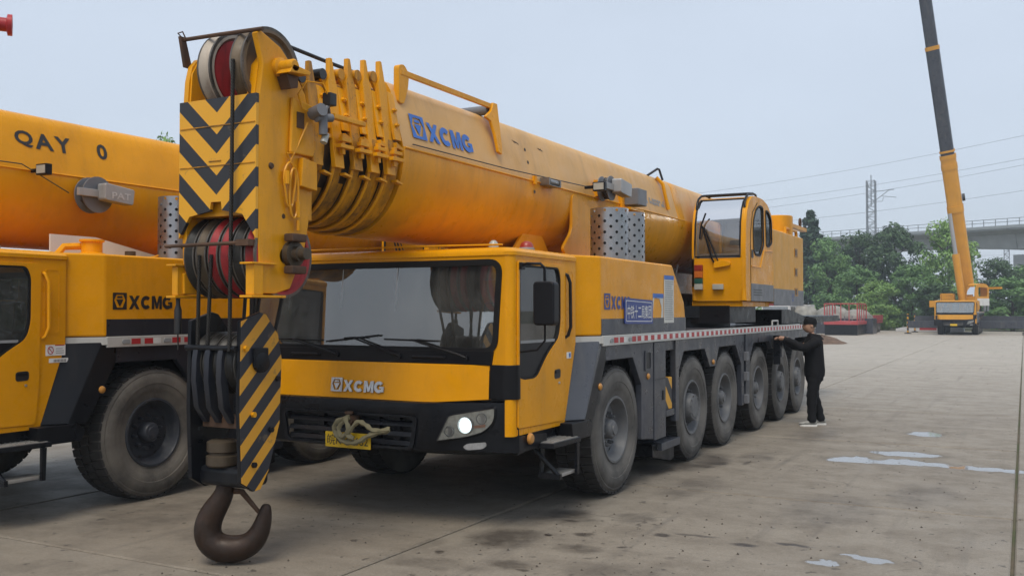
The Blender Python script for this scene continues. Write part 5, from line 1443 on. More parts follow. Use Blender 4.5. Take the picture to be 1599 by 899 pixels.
op3 = MB().plate(OP, [rpoly([(7.75, 2.75), (7.75, 3.45), (8.9, 3.4), (8.9, 2.75)], .15)], 'x', 1.54, 1.57)
op3.add([(.725, y, z) for y, z in OP] + [(1.55, y, z) for y, z in OP], [(i, (i + 1) % len(OP), len(OP) + (i + 1) % len(OP), len(OP) + i) for i in range(len(OP)) if i not in (2, 3, 4)])
op3.build('operator_cab', 'yellow_far', sup)
gl3 = [(7.325, 2.75), (7.325, 2.95), (7.355, 3.25), (7.425, 3.45)]
MB().add([(.77, y, z) for y, z in gl3] + [(1.5, y, z) for y, z in gl3], [(i, i + 1, 5 + i, 4 + i) for i in range(3)]).build('front_window', 'glass', sup)
MB().box(1.555, 7.6, 2.06, 1.59, 9.1, 2.6).build('cab_skirt', 'white_tape', sup)
MB().box(.8, 9.2, 3.3, 2.6, 9.4, 3.45).build('arm', 'yellow_far', sup)
MB().box(-2.55, 6.6, 2.0, .60, 10.2, 2.5).build('turntable_deck', 'yellow_far', far, bevel=.03)
MB().box(-1.55, 6.6, 2.5, -.62, 9.2, 3.05).build('winch_cover', 'yellow_far', far, bevel=.03)
lad = MB().box(-1.50, 4.4, 2.47, -1.44, 5.6, 3.0).box(-.50, 4.4, 2.47, -.44, 5.6, 3.0).box(-1.5, 4.4, 2.95, -.44, 4.46, 3.02).box(-1.5, 4.4, 2.68, -.44, 4.46, 2.74).build('guard_rail', 'yellow_far', far)
MB().box(.75, 9.5, 1.65, 1.45, 10.6, 2.9).build('power_pack', 'black', far)
MB().cyl((1.75, 9.0, 1.7), (1.75, 9.0, 3.0), .11, 14).cyl((2.0, 9.2, 1.7), (2.0, 9.2, 3.0), .10, 14).build('exhaust_stack', 'galv_far', far)
# raised boom: sections along a leaning axis
bo = Vector((.55, 7.3, 2.6))
bd_ = Vector((-.125, -.25, 1.0)).normalized()
bx_ = Vector((1, 0, .12)).normalized(); bx_ = (bx_ - bd_ * bx_.dot(bd_)).normalized()
by_ = bd_.cross(bx_)
def bring(w, h, s):
    out = []
    for k in range(20):
        a = 2 * math.pi * k / 20
        ca, sa = math.cos(a), math.sin(a)
        ex = abs(ca) ** .45 * (1 if ca > 0 else -1); ey = abs(sa) ** .45 * (1 if sa > 0 else -1)
        out.append(bo + bd_ * s + bx_ * (w * ex) + by_ * (h * ey))
    return out
MB().loft([bring(.62, .62, 0), bring(.62, .62, 11.0)]).build('boom_base_section', 'yellow_far', far)
for s0, s1, w in ((10.2, 10.6, .66), (11.0, 11.3, .66), (6.9, 7.4, .67), (11.5, 11.65, .62)):
    MB().loft([bring(w, w, s0), bring(w, w, s1)]).build('boom_collar', 'yellow_far', far)
MB().loft([bring(.55, .55, 10.8), bring(.55, .55, 19.2)]).build('boom_section', 'grey', far)
MB().loft([bring(.58, .58, 19.2), bring(.58, .58, 19.5)]).build('boom_collar', 'yellow_far', far)
MB().loft([bring(.50, .50, 19.4), bring(.50, .50, 27.5)]).build('boom_section', 'grey', far)
MB().lathe([(.28, -.1), (.28, .12), (0, .13)], bo + bd_ * 7.9 + bx_ * .75, bx_, 18, False).build('cable_reel', 'ink', far)
cl0 = bo + Vector((-.35, -1.9, -.3)); cl1 = bo + bd_ * 6.8 - bx_ * .45 - by_ * .3 + Vector((0, -.75, 0))
cm = cl0.lerp(cl1, .55)
MB().cyl(cl0, cm, .30, 20).build('lift_cylinder', 'yellow_far', far)
MB().cyl(cm, cl1, .17, 18).build('cylinder_rod', 'chrome_dull', far)
# outriggers
for yy, dz in ((3.3, -.30), (9.0, .05)):
    for sg, ln_ in ((1, 4.6), (-1, 4.6)):
        xe = sg * (4.95 if sg > 0 else 4.0)
        bmx = MB().box(min(sg * 1.4, xe), yy, .74 + dz, max(sg * 1.4, xe), yy + .4, 1.26 + dz).build('outrigger_beam', 'grey', far, bevel=.02)
        MB().cyl((xe, yy + .2, .10), (xe, yy + .2, 1.5), .075, 12).build('jack_leg', 'post_stripes', bmx)
        MB().lathe([(.30, 0), (.30, .04), (.12, .09), (0, .1)], (xe, yy + .2, .0), (0, 0, 1), 18, False).build('jack_pad', 'black', bmx)

# ================================================================== hook block and ropes of the main crane
HX, HY = -5.30, 7.22 - 1.76
hb = thing('hook_block', 'black and yellow striped hook block with rusty hook standing on the concrete', 'hook block', (HX, HY, 0))
PR = [(-.215, 1.84), (-.01, 1.905), (.05, 1.89), (.18, 1.74), (.225, 1.55), (.205, 1.06), (.09, .72), (.0, .585), (-.07, .58), (-.20, .66), (-.225, 1.2)]
MB().prism(PR, 'x', .225, .262).build('side_plate', 'black', hb, bevel=.008, label='side plate nearer the camera carrying yellow and black stripes')
MB().prism(grow(PR, -.004), 'x', .2622, .2665).build('stripe_facing', 'hook_stripes', hb)
MB().prism([(y * 1.04, z) for y, z in PR], 'x', -.262, -.22).build('side_plate', 'black', hb, bevel=.008, label='plain black side plate on the far side')
for k in range(4):
    sheave(-.155 + .11 * k, 0, 1.52, .235, .095, 'sheave_black', 'grease', hb, 'sheave', 'sheave_dark')
MB().cyl((-.28, 0, 1.52), (.30, 0, 1.52), .055, 16).build('sheave_pin', 'black', hb)
pnl = MB().lathe([(.075, 0), (.075, .03), (.06, .035), (0, .036)], (.2665, -.02, 1.53), (1, 0, 0), 18, False).build('pin_cover', 'black', hb)
MB().box(.268, -.10, 1.50, .295, .05, 1.64).build('pin_plate', 'black', pnl, bevel=.01)
for k in range(3):
    xk = -.15 + .125 * k
    pp = [(-.245, 1.66), (-.265, 1.55), (-.27, 1.40), (-.24, 1.20), (-.15, 1.08), (-.10, 1.08), (-.17, 1.22), (-.20, 1.40), (-.195, 1.66)]
    MB().prism(pp, 'x', xk - .026, xk + .026).build('rope_guard', 'grey_dark', hb, bevel=.006)
MB().cyl((-.26, -.235, 1.64), (.24, -.235, 1.64), .022, 10).build('guard_bar', 'black', hb)
MB().box(-.20, -.13, 1.04, .20, .12, 1.12).build('guard_tray', 'rust', hb, bevel=.01)
for y, z in ((-.17, 1.64), (-.09, 1.15), (.10, 1.02), (-.08, .78), (.17, 1.40)):
    MB().cyl((.266, y, z), (.290, y, z), .022, 6).build('bolt', 'yellow_old' if z > 1.1 and y < 0 else 'black', hb)
MB().lathe([(.0, .945), (.085, .945), (.115, .93), (.115, .86), (.10, .85), (.10, .835), (.12, .825), (.12, .76), (.105, .745), (0, .745)], (-.06, -.06, 0), (0, 0, 1), 24, False).build('swivel_nut', 'brass', hb)
MB().prism(rpoly([(-.13, .60), (.13, .60), (.13, .75), (-.13, .75)], .05), 'x', -.225, .225).build('crosshead', 'black', hb, bevel=.02)
hp = [(0, .72), (0, .60), (-.015, .52), (-.075, .43), (-.128, .34), (-.145, .245), (-.12, .17), (-.05, .118), (.04, .110), (.13, .122), (.21, .165), (.262, .245), (.29, .34), (.305, .43), (.308, .455)]
hr = [.066, .066, .076, .090, .101, .108, .111, .112, .106, .100, .091, .078, .061, .042, .022]
c_, s_ = math.cos(R(28)), math.sin(R(28))
HK = MB().tube([(-.06 + h * c_, -.02 + h * s_, z) for h, z in hp], hr, 18)
hk = HK.build('hook', 'rust_hook', hb)
sb2 = hk.modifiers.new('smooth', 'SUBSURF'); sb2.levels = 1; sb2.render_levels = 2
MB().tube([(-.06 + .06 * c_, -.02 + .06 * s_, .55), (-.06 + .12 * c_, -.02 + .12 * s_, .545), (-.06 + .255 * c_, -.02 + .255 * s_, .385)], [.024, .024, .016], 8).build('safety_latch', 'rust', hb)

rope_label = 'black wire hoist rope'
def rope(p0, p1, x=None):
    return MB().tube([p0, p1], .0145, 8).build('hoist_rope', 'rope', main)
H0 = lambda x, z, y=-2.005: (x, y, z)
rope((.25, -2.055, 3.74), (.19, -2.01, 1.62))
rope((-.003, -2.003, 2.33), (-.05, -1.99, 1.62))
rope((-.124, -2.003, 2.33), (-.15, -1.99, 1.62))
rope((.20, -1.37, 2.33), (.15, -1.53, 1.60))
rope((-.245, -1.37, 2.33), (-.15, -1.53, 1.60))
rope((-.06, -1.37, 2.33), (-.05, -1.53, 1.60))
an = MB().lathe([(.028, 0), (.028, .18), (.016, .22), (.016, .30), (0, .30)], (-.345, -2.0, 1.74), (0, 0, 1), 10, False).build('rope_anchor', 'ink', main)
MB().tube([(-.345, -2.0, 2.04), (-.345, -1.98, 2.10)], .02, 8).tube([(-.345, -2.0, 1.74), (-.34, -2.0, 1.62)], .006, 6).build('anchor_link', 'ink', an)

# webbing strap knotted on the towing pin
sx, sy = -5.30, 7.22
stp = MB()
def ribbon(pts, w, th=.006):
    rings = []
    for i, p in enumerate(pts):
        p = Vector(p)
        t = Vector(pts[min(i + 1, len(pts) - 1)]) - Vector(pts[max(i - 1, 0)])
        t.normalize()
        n = Vector((0, -1, 0.15))
        b = t.cross(n).normalized() * w * (1 + .25 * math.sin(i * 1.7))
        n = b.cross(t).normalized()
        rings.append([p - b - n * th, p + b - n * th, p + b * .4 + n * (th + .008), p - b * .4 + n * (th + .004)])
    stp.loft(rings)
wv = lambda L_: [(sx + x, sy + y, z) for x, y, z in L_]
def smoothp(L_, n=5):
    out = []
    for i in range(len(L_) - 1):
        p0 = Vector(L_[max(0, i - 1)]); p1 = Vector(L_[i]); p2 = Vector(L_[i + 1]); p3 = Vector(L_[min(len(L_) - 1, i + 2)])
        for k in range(n):
            t = k / n
            out.append(tuple(.5 * ((2 * p1) + (-p0 + p2) * t + (2 * p0 - 5 * p1 + 4 * p2 - p3) * t * t + (-p0 + 3 * p1 - 3 * p2 + p3) * t ** 3)))
    out.append(tuple(L_[-1]))
    return out
ribbon(wv(smoothp([(-.13, -.18, .95), (-.27, -.19, .90), (-.30, -.19, .82), (-.22, -.20, .745), (-.13, -.20, .72), (-.02, -.19, .735), (.10, -.18, .80), (.28, -.16, .85)])), .024)
ribbon(wv(smoothp([(-.16, -.19, .93), (-.24, -.20, .85), (-.20, -.21, .77), (-.12, -.21, .82), (-.03, -.20, .91), (.05, -.19, .89), (.14, -.18, .84), (.30, -.16, .86)])), .022)
ribbon(wv(smoothp([(-.17, -.20, .94), (-.12, -.22, .86), (-.13, -.22, .79), (-.06, -.21, .76)])), .024)
tag(stp.build('webbing_strap', 'strap'), 'dirty olive webbing strap knotted in front of the yellow number plate', 'strap')

# ================================================================== the man at the control box
def skin_mesh(name, verts, edges, mat, parent, sub=2, loc=(0, 0, 0)):
    me = bpy.data.meshes.new(name)
    me.from_pydata([v[0] for v in verts], edges, [])
    o = bpy.data.objects.new(name, me)
    COL.objects.link(o)
    md = o.modifiers.new('skin', 'SKIN')
    md.use_smooth_shade = True
    for i, v in enumerate(verts):
        r = v[1]
        me.skin_vertices[0].data[i].radius = r if isinstance(r, tuple) else (r, r)
    me.skin_vertices[0].data[0].use_root = True
    ss = o.modifiers.new('sub', 'SUBSURF'); ss.levels = sub; ss.render_levels = sub
    dg = bpy.context.evaluated_depsgraph_get()
    m2 = bpy.data.meshes.new_from_object(o.evaluated_get(dg))
    bpy.data.objects.remove(o)
    m2.materials.clear(); m2.materials.append(M[mat])
    m2.polygons.foreach_set('use_smooth', [True] * len(m2.polygons))
    m2.name = name
    return link(name, m2, parent)

man = thing('person', 'man in black clothes, cap and pale sneakers reaching out to the side of the crane', 'person', (-3.10, 16.50, 0), math.atan2(-.42, -.91))
# local frame: +x is where he faces, +y his left, z up
body = [((0, 0, .96), (.13, .15)), ((.0, 0, 1.12), (.12, .145)), ((.01, 0, 1.28), (.09, .11)), ((.01, 0, 1.38), (.07, .09)), ((.03, 0, 1.50), .056), ((.055, 0, 1.56), .056),
        ((.01, .15, 1.39), .05), ((.24, .235, 1.30), .045), ((.48, .19, 1.44), .04), ((.56, .18, 1.455), (.022, .04)), ((.62, .17, 1.455), (.018, .038)),
        ((.01, -.15, 1.39), .05), ((.22, -.24, 1.27), .045), ((.46, -.14, 1.40), .04), ((.55, -.10, 1.43), (.022, .04)), ((.61, -.08, 1.43), (.018, .038)),
        ((0, .095, .88), .08), ((.06, .10, .50), .055), ((.08, .10, .10), .04), ((.0, -.095, .88), .08), ((-.02, -.11, .50), .055), ((-.13, -.11, .10), .04)]
be = [(0, 1), (1, 2), (2, 3), (3, 4), (4, 5), (3, 6), (6, 7), (7, 8), (8, 9), (9, 10), (3, 11), (11, 12), (12, 13), (13, 14), (14, 15), (0, 16), (16, 17), (17, 18), (0, 19), (19, 20), (20, 21)]
bdy = skin_mesh('body', body, be, 'skin', man)
# head
hd = MB()
for_rings = []
prof_h = [(0, 1.545, .045, .05), (.01, 1.56, .068, .060), (.018, 1.60, .088, .072), (.015, 1.645, .096, .078), (.006, 1.69, .100, .079), (0, 1.73, .094, .074), (-.004, 1.765, .072, .058), (-.006, 1.782, .03, .026)]
for dx, z, a, b in prof_h:
    rg_ = []
    for k in range(24):
        t = 2 * math.pi * k / 24
        x = math.cos(t) * a; y = math.sin(t) * b
        if abs(t) < .3 or abs(t - 2 * math.pi) < .3:
            x += .022 if 1.62 < z < 1.66 else (.010 if 1.59 < z <= 1.62 else 0)
        rg_.append((.06 + dx + x, y, z))
    for_rings.append(rg_)
hd.loft(for_rings)
for sg in (1, -1):
    hd.lathe([(.0, .012), (.02, .010), (.026, .0), (.016, -.01)], (.05, sg * .078, 1.655), (-.3, sg, 0), 12, False)
h_o = hd.build('head', 'skin', man)
MB().lathe([(.008, 0), (.008, .004), (0, .005)], (.145, .035, 1.672), (1, .4, 0), 8, False).lathe([(.008, 0), (.008, .004), (0, .005)], (.145, -.035, 1.672), (1, -.4, 0), 8, False).box(.150, -.022, 1.592, .153, .022, 1.598).build('face_features', 'hair', h_o)
hair = [[(.045 + (.092 if math.cos(2 * math.pi * k / 24) < 0.25 else .07) * math.cos(2 * math.pi * k / 24), .081 * math.sin(2 * math.pi * k / 24), z) for k in range(24)] for z in (1.635, 1.70)]
MB().loft(hair).build('hair', 'hair', h_o)
cap = []
for z, s in ((1.685, 1.07), (1.72, 1.08), (1.76, 1.0), (1.785, .80), (1.80, .45), (1.804, .1)):
    cap.append([(.058 + .102 * s * math.cos(2 * math.pi * k / 24), .082 * s * math.sin(2 * math.pi * k / 24), z) for k in range(24)])
cp_ = MB().loft(cap)
cp_.prism(rpoly([(.10, -.07), (.20, -.055), (.235, 0), (.20, .055), (.10, .07)], .03), 'z', 1.682, 1.692)
cp_.build('cap', 'cloth_black', man)
# fingers of both hands closed on the panel
for sy_, bz, x0, yy in ((1, 1.455, .62, .17), (-1, 1.43, .61, -.08)):
    fg = []
    ed = []
    for f in range(4):
        y0 = yy + (f - 1.5) * .020
        ln_ = (.030, .034, .032, .026)[f]
        i0 = len(fg)
        fg += [((x0 - .02, y0, bz + .004), .0085), ((x0 + ln_, y0, bz + .012), .0085), ((x0 + ln_ * 1.7, y0, bz - .004), .008), ((x0 + ln_ * 1.75, y0, bz - .028), .007)]
        m_ = skin_mesh('finger', fg[i0:], [(0, 1), (1, 2), (2, 3)], 'skin', bdy, 1)
    skin_mesh('thumb', [((x0 - .045, yy - sy_ * .025, bz), .010), ((x0 - .015, yy - sy_ * .050, bz - .012), .010), ((x0 + .02, yy - sy_ * .048, bz - .02), .008)], [(0, 1), (1, 2)], 'skin', bdy, 1)
# clothes
def ell(cx, cy, z, rx, ry, n=20):
    f = lambda a: 1 + .035 * math.sin(5 * a + 31 * z) + .02 * math.sin(9 * a - 17 * z)
    return [(cx + rx * f(2 * math.pi * k / n) * math.cos(2 * math.pi * k / n), cy + ry * f(2 * math.pi * k / n) * math.sin(2 * math.pi * k / n), z) for k in range(n)]
sw = MB().loft([ell(0, 0, .80, .135, .175), ell(-.005, 0, .83, .158, .192), ell(-.012, 0, .92, .168, .195), ell(-.005, 0, 1.06, .155, .185), ell(.005, 0, 1.20, .156, .190), ell(.008, 0, 1.32, .158, .20), ell(.01, 0, 1.40, .142, .20), ell(.012, 0, 1.455, .112, .165), ell(.02, 0, 1.49, .085, .105), ell(.026, 0, 1.525, .072, .078)])
sw.tube(smoothp([(-.01, .13, 1.40), (.06, .20, 1.375), (.23, .235, 1.305), (.40, .205, 1.385), (.54, .184, 1.445)]), [.088 - .0020 * i + .005 * math.sin(i * 2.3) for i in range(21)], 14)
sw.tube(smoothp([(-.01, -.13, 1.40), (.03, -.21, 1.37), (.22, -.245, 1.30), (.40, -.17, 1.375), (.53, -.11, 1.42)]), [.088 - .0020 * i + .005 * math.sin(i * 2.3) for i in range(21)], 14)
sw.build('sweater', 'cloth_black', man)
hoodr = [[(-.01 - .012 * i + (.088 + .012 * i) * math.cos(t), (.10 + .012 * i) * math.sin(t), 1.525 - .03 * i + .012 * math.cos(t)) for t in [2 * math.pi * k / 20 for k in range(20)]] for i in range(4)]
MB().loft(hoodr).build('hood', 'cloth_black', man)
tr_ = MB().loft([ell(0, 0, .72, .10, .15), ell(-.005, 0, .76, .138, .175), ell(-.01, 0, .88, .15, .182), ell(-.005, 0, .97, .14, .17)])
tr_.tube(smoothp([(.0, .085, .86), (.03, .10, .70), (.065, .105, .50), (.07, .105, .28), (.07, .105, .07)]), [.112 - .0026 * i + .006 * math.sin(i * 2.1) + (.008 if i > 17 else 0) for i in range(21)], 14)
tr_.tube(smoothp([(.0, -.085, .86), (-.01, -.10, .70), (-.02, -.115, .50), (-.09, -.115, .28), (-.135, -.115, .07)]), [.112 - .0026 * i + .006 * math.sin(i * 2.1) + (.008 if i > 17 else 0) for i in range(21)], 14)
tr_.build('trousers', 'cloth_black', man)
for yy, xx in ((.105, .08), (-.115, -.125)):
    sh = MB()
    rings = []
    for x, w, h in ((-.085, .028, .075), (-.07, .038, .095), (-.02, .042, .105), (.03, .044, .09), (.09, .047, .062), (.15, .045, .050), (.19, .030, .040), (.20, .012, .032)):
        rings.append([(xx + x, yy + w * math.cos(t), .028 + max(0, h * .5 * (1 + math.sin(t)) - .0)) for t in [2 * math.pi * k / 14 for k in range(14)]])
    sh.loft(rings)
    so = sh.build('shoe', 'shoe', man)
    sl = rpoly([(xx - .095, yy - .036), (xx + .02, yy - .046), (xx + .14, yy - .052), (xx + .205, yy), (xx + .14, yy + .052), (xx + .02, yy + .046), (xx - .095, yy + .036)], .03)
    MB().prism(sl, 'z', .0, .034).build('sole', 'sole', so, bevel=.006)

# ================================================================== trees
def leaf_material(name, a, b, c):
    m, nt, p = _nt(name)
    geo = nt.nodes.new('ShaderNodeNewGeometry')
    r = geo.outputs['Random Per Island']
    col = _mix(nt, r, a, b)
    col = _mix(nt, _ramp(nt, _noise(nt, .5, 3), .45, .7), col, c)
    nt.links.new(col, p.inputs['Base Color'])
    p.inputs['Roughness'].default_value = .6
    p.inputs['Specular IOR Level'].default_value = .25
    return m
M['leaf_dark'] = leaf_material('leaf_dark', (0.042, 0.084, 0.039), (0.077, 0.133, 0.056), (0.056, 0.105, 0.042))
M['leaf_mid'] = leaf_material('leaf_mid', (0.082, 0.173, 0.064), (0.155, 0.273, 0.091), (0.118, 0.218, 0.073))
M['leaf_light'] = leaf_material('leaf_light', (0.137, 0.255, 0.073), (0.255, 0.400, 0.118), (0.200, 0.328, 0.091))
M['leaf_conifer'] = leaf_material('leaf_conifer', (0.025, 0.056, 0.036), (0.053, 0.098, 0.056), (0.042, 0.077, 0.042))

def leaf_cloud(clumps, per, size, seed, spread=1.0):
    r_ = random.Random(seed)
    v, f = [], []
    for (cx, cy, cz, rx, ry, rz) in clumps:
        for _ in range(per):
            d = Vector((r_.gauss(0, 1), r_.gauss(0, 1), r_.gauss(0, 1))).normalized()
            q = r_.uniform(.45, 1.06) ** .6
            p = Vector((cx + d.x * rx * q, cy + d.y * ry * q, cz + d.z * rz * q))
            n = (d + Vector((r_.uniform(-1, 1), r_.uniform(-1, 1), r_.uniform(-.6, 1.1))) * .8).normalized()
            t = n.cross(Vector((r_.uniform(-1, 1), r_.uniform(-1, 1), r_.uniform(-1, 1)))).normalized()
            b = n.cross(t)
            s = size * r_.uniform(.5, 1.25)
            o = len(v)
            v += [p - t * s, p + b * s * .5 + n * s * .15, p + t * s, p - b * s * .5 + n * s * .12]
            f.append((o, o + 1, o + 2, o + 3))
    me = bpy.data.meshes.new('crown')
    me.from_pydata([tuple(p) for p in v], [], f)
    return me

def broad_mesh(seed, h, w):
    r_ = random.Random(seed)
    cl = []
    n = 64
    for i in range(n):
        t = (i + r_.random()) / n
        zz = h * (.07 + .86 * t)
        env = w * (1.0 - .62 * max(0, (t - .45) / .55) ** 2.0 - .25 * max(0, (.3 - t) / .3))
        a = r_.uniform(0, 2 * math.pi)
        q = r_.uniform(.15, 1.0) ** .6 * .82
        s = w * r_.uniform(.16, .30)
        cl.append((math.cos(a) * env * q, math.sin(a) * env * q, zz, s, s, s * r_.uniform(.6, .85)))
    cl.append((0, 0, h * .93, w * .25, w * .25, h * .08))
    return cl

def conifer_clumps(h, w):
    cl = []
    r_ = random.Random(5)
    for i in range(15):
        t = i / 14
        z = h * (.10 + .86 * t)
        rad = w * (1 - t) ** .85 + .12
        k = max(3, int(9 * (1 - t)) + 2)
        for j in range(k):
            a = 2 * math.pi * j / k + i * .7
            q = r_.uniform(.55, .95)
            cl.append((math.cos(a) * rad * q, math.sin(a) * rad * q, z - rad * .16, rad * .34 + .1, rad * .34 + .1, .22 + h * .012))
    return cl

def trunk_mb(h, r, seed):
    r_ = random.Random(seed)
    mb = MB()
    pts = [(0, 0, -.1)]
    x = y = 0
    for i in range(1, 7):
        x += r_.uniform(-.1, .1); y += r_.uniform(-.1, .1)
        pts.append((x, y, h * .8 * i / 6))
    mb.tube(pts, [r * (1 - .13 * i) for i in range(7)], 8)
    for i in range(2, 6):
        for k in range(2):
            a = r_.uniform(0, 6.28)
            p = Vector(pts[i])
            l_ = h * r_.uniform(.14, .25)
            mb.tube([p, p + Vector((math.cos(a) * l_ * .5, math.sin(a) * l_ * .5, l_ * .45)), p + Vector((math.cos(a) * l_, math.sin(a) * l_, l_ * .75))], [r * .4, r * .25, r * .08], 6)
    return mb

protos = {}
def tree(kind, label, x, y, h, w, rz, group='trees behind the yard', mat=None):
    base_h, base_w = (10.0, 4.0)
    var = kind + str(int(abs(x * 7 + y)) % 3)
    if var not in protos:
        sd_ = sum(map(ord, var))
        if kind == 'conifer':
            me = leaf_cloud(conifer_clumps(base_h, 2.6), 34, .30, sd_)
        else:
            me = leaf_cloud(broad_mesh(sd_, base_h, base_w), 130, .21, sd_)
        me.materials.append(M[mat or 'leaf_mid'])
        t_ = trunk_mb(base_h, .22, sd_)
        protos[var] = (me, t_)
    me, t_ = protos[var]
    root = thing('conifer_tree' if kind == 'conifer' else 'broadleaf_tree', label, 'tree', (x, y, -.02), rz, group)
    if mat and me.materials[0] != M[mat]:
        me = me.copy(); me.materials.clear(); me.materials.append(M[mat])
    cr = link('crown', me, root)
    tk = t_.build('trunk', 'bark', root)
    cr.scale = (w / base_w, w / base_w, h / base_h)
    tk.scale = (w / base_w, w / base_w, h / base_h)
    return root

for kind, label, x, y, h, w, mt in (
    ('conifer', 'tall dark pointed conifer right beside the crane cabinet', -21.3, 112, 13.3, 6.2, 'leaf_conifer'),
    ('broad', 'dark bushy tree at the foot of the pointed conifer, hugging the crane', -24.5, 118, 10.0, 4.6, 'leaf_dark'),
    ('broad', 'mid green tree just right of the pointed conifer', -18.9, 108, 9.9, 3.2, 'leaf_mid'),
    ('broad', 'dark green tree rising below the tall lattice mast', -16.2, 113, 10.7, 3.9, 'leaf_dark'),
    ('broad', 'broad dark tree whose crown hides the middle of the viaduct', -12.4, 112, 11.3, 4.3, 'leaf_dark'),
    ('broad', 'low bluish green tree behind the red trailer rack', -14.6, 100, 6.4, 3.2, 'leaf_mid'),
    ('broad', 'small pale bush behind the rear wheels of the red trailer', -12.2, 97, 4.8, 2.5, 'leaf_light'),
    ('broad', 'tall light green tree just left of the raised boom', -6.6, 104, 11.0, 3.5, 'leaf_light'),
    ('broad', 'low mid green tree under the light green tree, left of the distant crane', -9.4, 99, 6.4, 3.1, 'leaf_mid'),
    ('broad', 'rounded dark tree directly right of the raised boom', -2.6, 112, 7.4, 3.4, 'leaf_dark'),
    ('broad', 'mid green tree below the far lattice mast', .6, 116, 6.9, 4.0, 'leaf_mid'),
    ('broad', 'green tree at the right edge of the photo under the viaduct', 4.2, 113, 6.2, 3.8, 'leaf_mid'),
    ('broad', 'low bushy tree behind the right outriggers of the distant crane', -1.0, 100, 5.0, 3.6, 'leaf_mid'),
    ('broad', 'dark low tree behind the left outriggers of the distant crane', -7.2, 96, 4.4, 2.8, 'leaf_dark'),
    ('broad', 'tree seen through the gap under the main boom', -45, 70, 10.5, 4.5, 'leaf_mid'),
    ('broad', 'slender pale tree top poking above the left crane boom', -33.4, 30.0, 9.7, 1.5, 'leaf_light'),
):
    tree(kind, label, x, y, h, w, (x * 3.1) % 6.28, mat=mt)
# unseen trees added right of and behind the camera, shaped for their reflections
rb_ = random.Random(21)
belt = []
for k in range(46):
    belt.append((62 + rb_.uniform(-4, 4), -70 + k * 3.4, rb_.uniform(3.5, 7.0), 3.2, 3.2, rb_.uniform(3.5, 5.0)))
    belt.append((-80 + k * 3.2, -84 + rb_.uniform(-3, 3), rb_.uniform(.3, 1.4), 3.2, 3.2, rb_.uniform(1.0, 2.2)))
bm2 = leaf_cloud(belt, 150, .75, 22)
bm2.materials.append(M['leaf_mid'])
tag(link('unseen_tree_belt', bm2), 'unseen belt of mid green trees added around the yard for its reflections', 'trees', None, 'stuff')
# undergrowth that fills the row below the crowns
ug = leaf_cloud([(x, 104 + (i * 37 % 11), .9 + (i * 13 % 5) * .2, 1.6, 1.4, 1.2) for i, x in enumerate([-27 + k * 1.25 for k in range(28)])], 260, .24, 9)
ug.materials.append(M['leaf_mid'])
tag(link('undergrowth', ug), 'dense low green undergrowth along the edge of the yard below the trees', 'undergrowth', None, 'stuff')

# ================================================================== railway viaduct, masts and wires
via = thing('viaduct', 'long grey concrete railway viaduct with railing behind the trees', 'viaduct', (0, 189, 0), math.atan2(-16, 36))
# local x runs along the deck to the right
def vseg(x0, x1):
    L_ = x1 - x0
    sec = []
    for k in range(9):
        t = k / 8
        d = 2.3 + .9 * abs(2 * t - 1) ** 2
        sec.append((x0 + L_ * t, d))
    rings = [[(x, -2.3, 15.6 - d), (x, 2.3, 15.6 - d), (x, 3.0, 15.0), (x, 5.8, 15.6), (x, 5.8, 16.0), (x, -5.8, 16.0), (x, -5.8, 15.6), (x, -3.0, 15.0)] for x, d in sec]
    return MB().loft(rings)
for x0 in (-160, -120, -80, -40, 0, 40):
    vseg(x0 + .05, x0 + 39.95).build('girder_span', 'concrete_old', via)
    MB().prism(rpoly([(x0 - 1.2, -1.7), (x0 + 1.2, -1.7), (x0 + 1.2, 1.7), (x0 - 1.2, 1.7)], .6), 'z', -.5, 11.5).build('pier', 'concrete_old', via)
MB().box(-160, -6.05, 15.85, 80, -5.81, 16.35).build('parapet_kerb', 'concrete_cap', via)
rails = MB()
for z in (16.9, 17.45):
    rails.box(-160, -5.98, z, 80, -5.90, z + .09)
rails.build('hand_rail', 'galv_far', via)
pm = MB().box(-.05, -5.99, 16.35, .05, -5.89, 17.5)
p0 = pm.build('rail_post', 'galv_far', via)
for k in range(-60, 36):
    o = p0 if k == -60 else link('rail_post', p0.data, via)
    o.location.x = k * 2.0

def lattice(label, x, y, h, w, arms, z0=0.0, rz=0.0):
    root = thing('lattice_mast', label, 'mast', (x, y, z0), rz, 'lattice masts behind the trees')
    mb = MB()
    for sx_, sy_ in ((-1, -1), (1, -1), (1, 1), (-1, 1)):
        mb.tube([(sx_ * w, sy_ * w, 0), (sx_ * w, sy_ * w, h)], .12, 4)
    n = int(h / 1.0)
    for k in range(n):
        a, b = k * h / n, (k + 1) * h / n
        for s_ in (-1, 1):
            mb.tube([(-w, s_ * w, a), (w, s_ * w, b)] if k % 2 else [(w, s_ * w, a), (-w, s_ * w, b)], .06, 4)
            mb.tube([(-w, s_ * w, b), (w, s_ * w, b)], .04, 4)
            mb.tube([(s_ * w, -w, a), (s_ * w, w, b)], .045, 4)
    mb.build('mast_frame', 'galv_far', root)
    if arms:
        am = MB().tube([(w, 0, h - 2.2), (w + 3.6, 0, h - 2.0)], .07, 5).tube([(w, 0, h - 4.0), (w + 2.6, 0, h - 2.1)], .07, 5).tube([(w + 1.2, 0, h - 3.2), (w + 4.0, 0, h - 3.6)], .06, 5).tube([(w, 0, h - 4.2), (w + 1.3, 0, h - 4.3), (w + 1.6, 0, h - 3.4)], .06, 5)
        am.build('bracket_arm', 'galv_far', root)
        MB().tube([(.0, 0, h - 5.2), (0, 0, h + 1.2)], .10, 5).build('mast_tip', 'galv_far', root)
    return root
lattice('tall lattice mast with catenary bracket standing on the viaduct', -27.3, 206.6, 12.6, .80, True, 15.6)
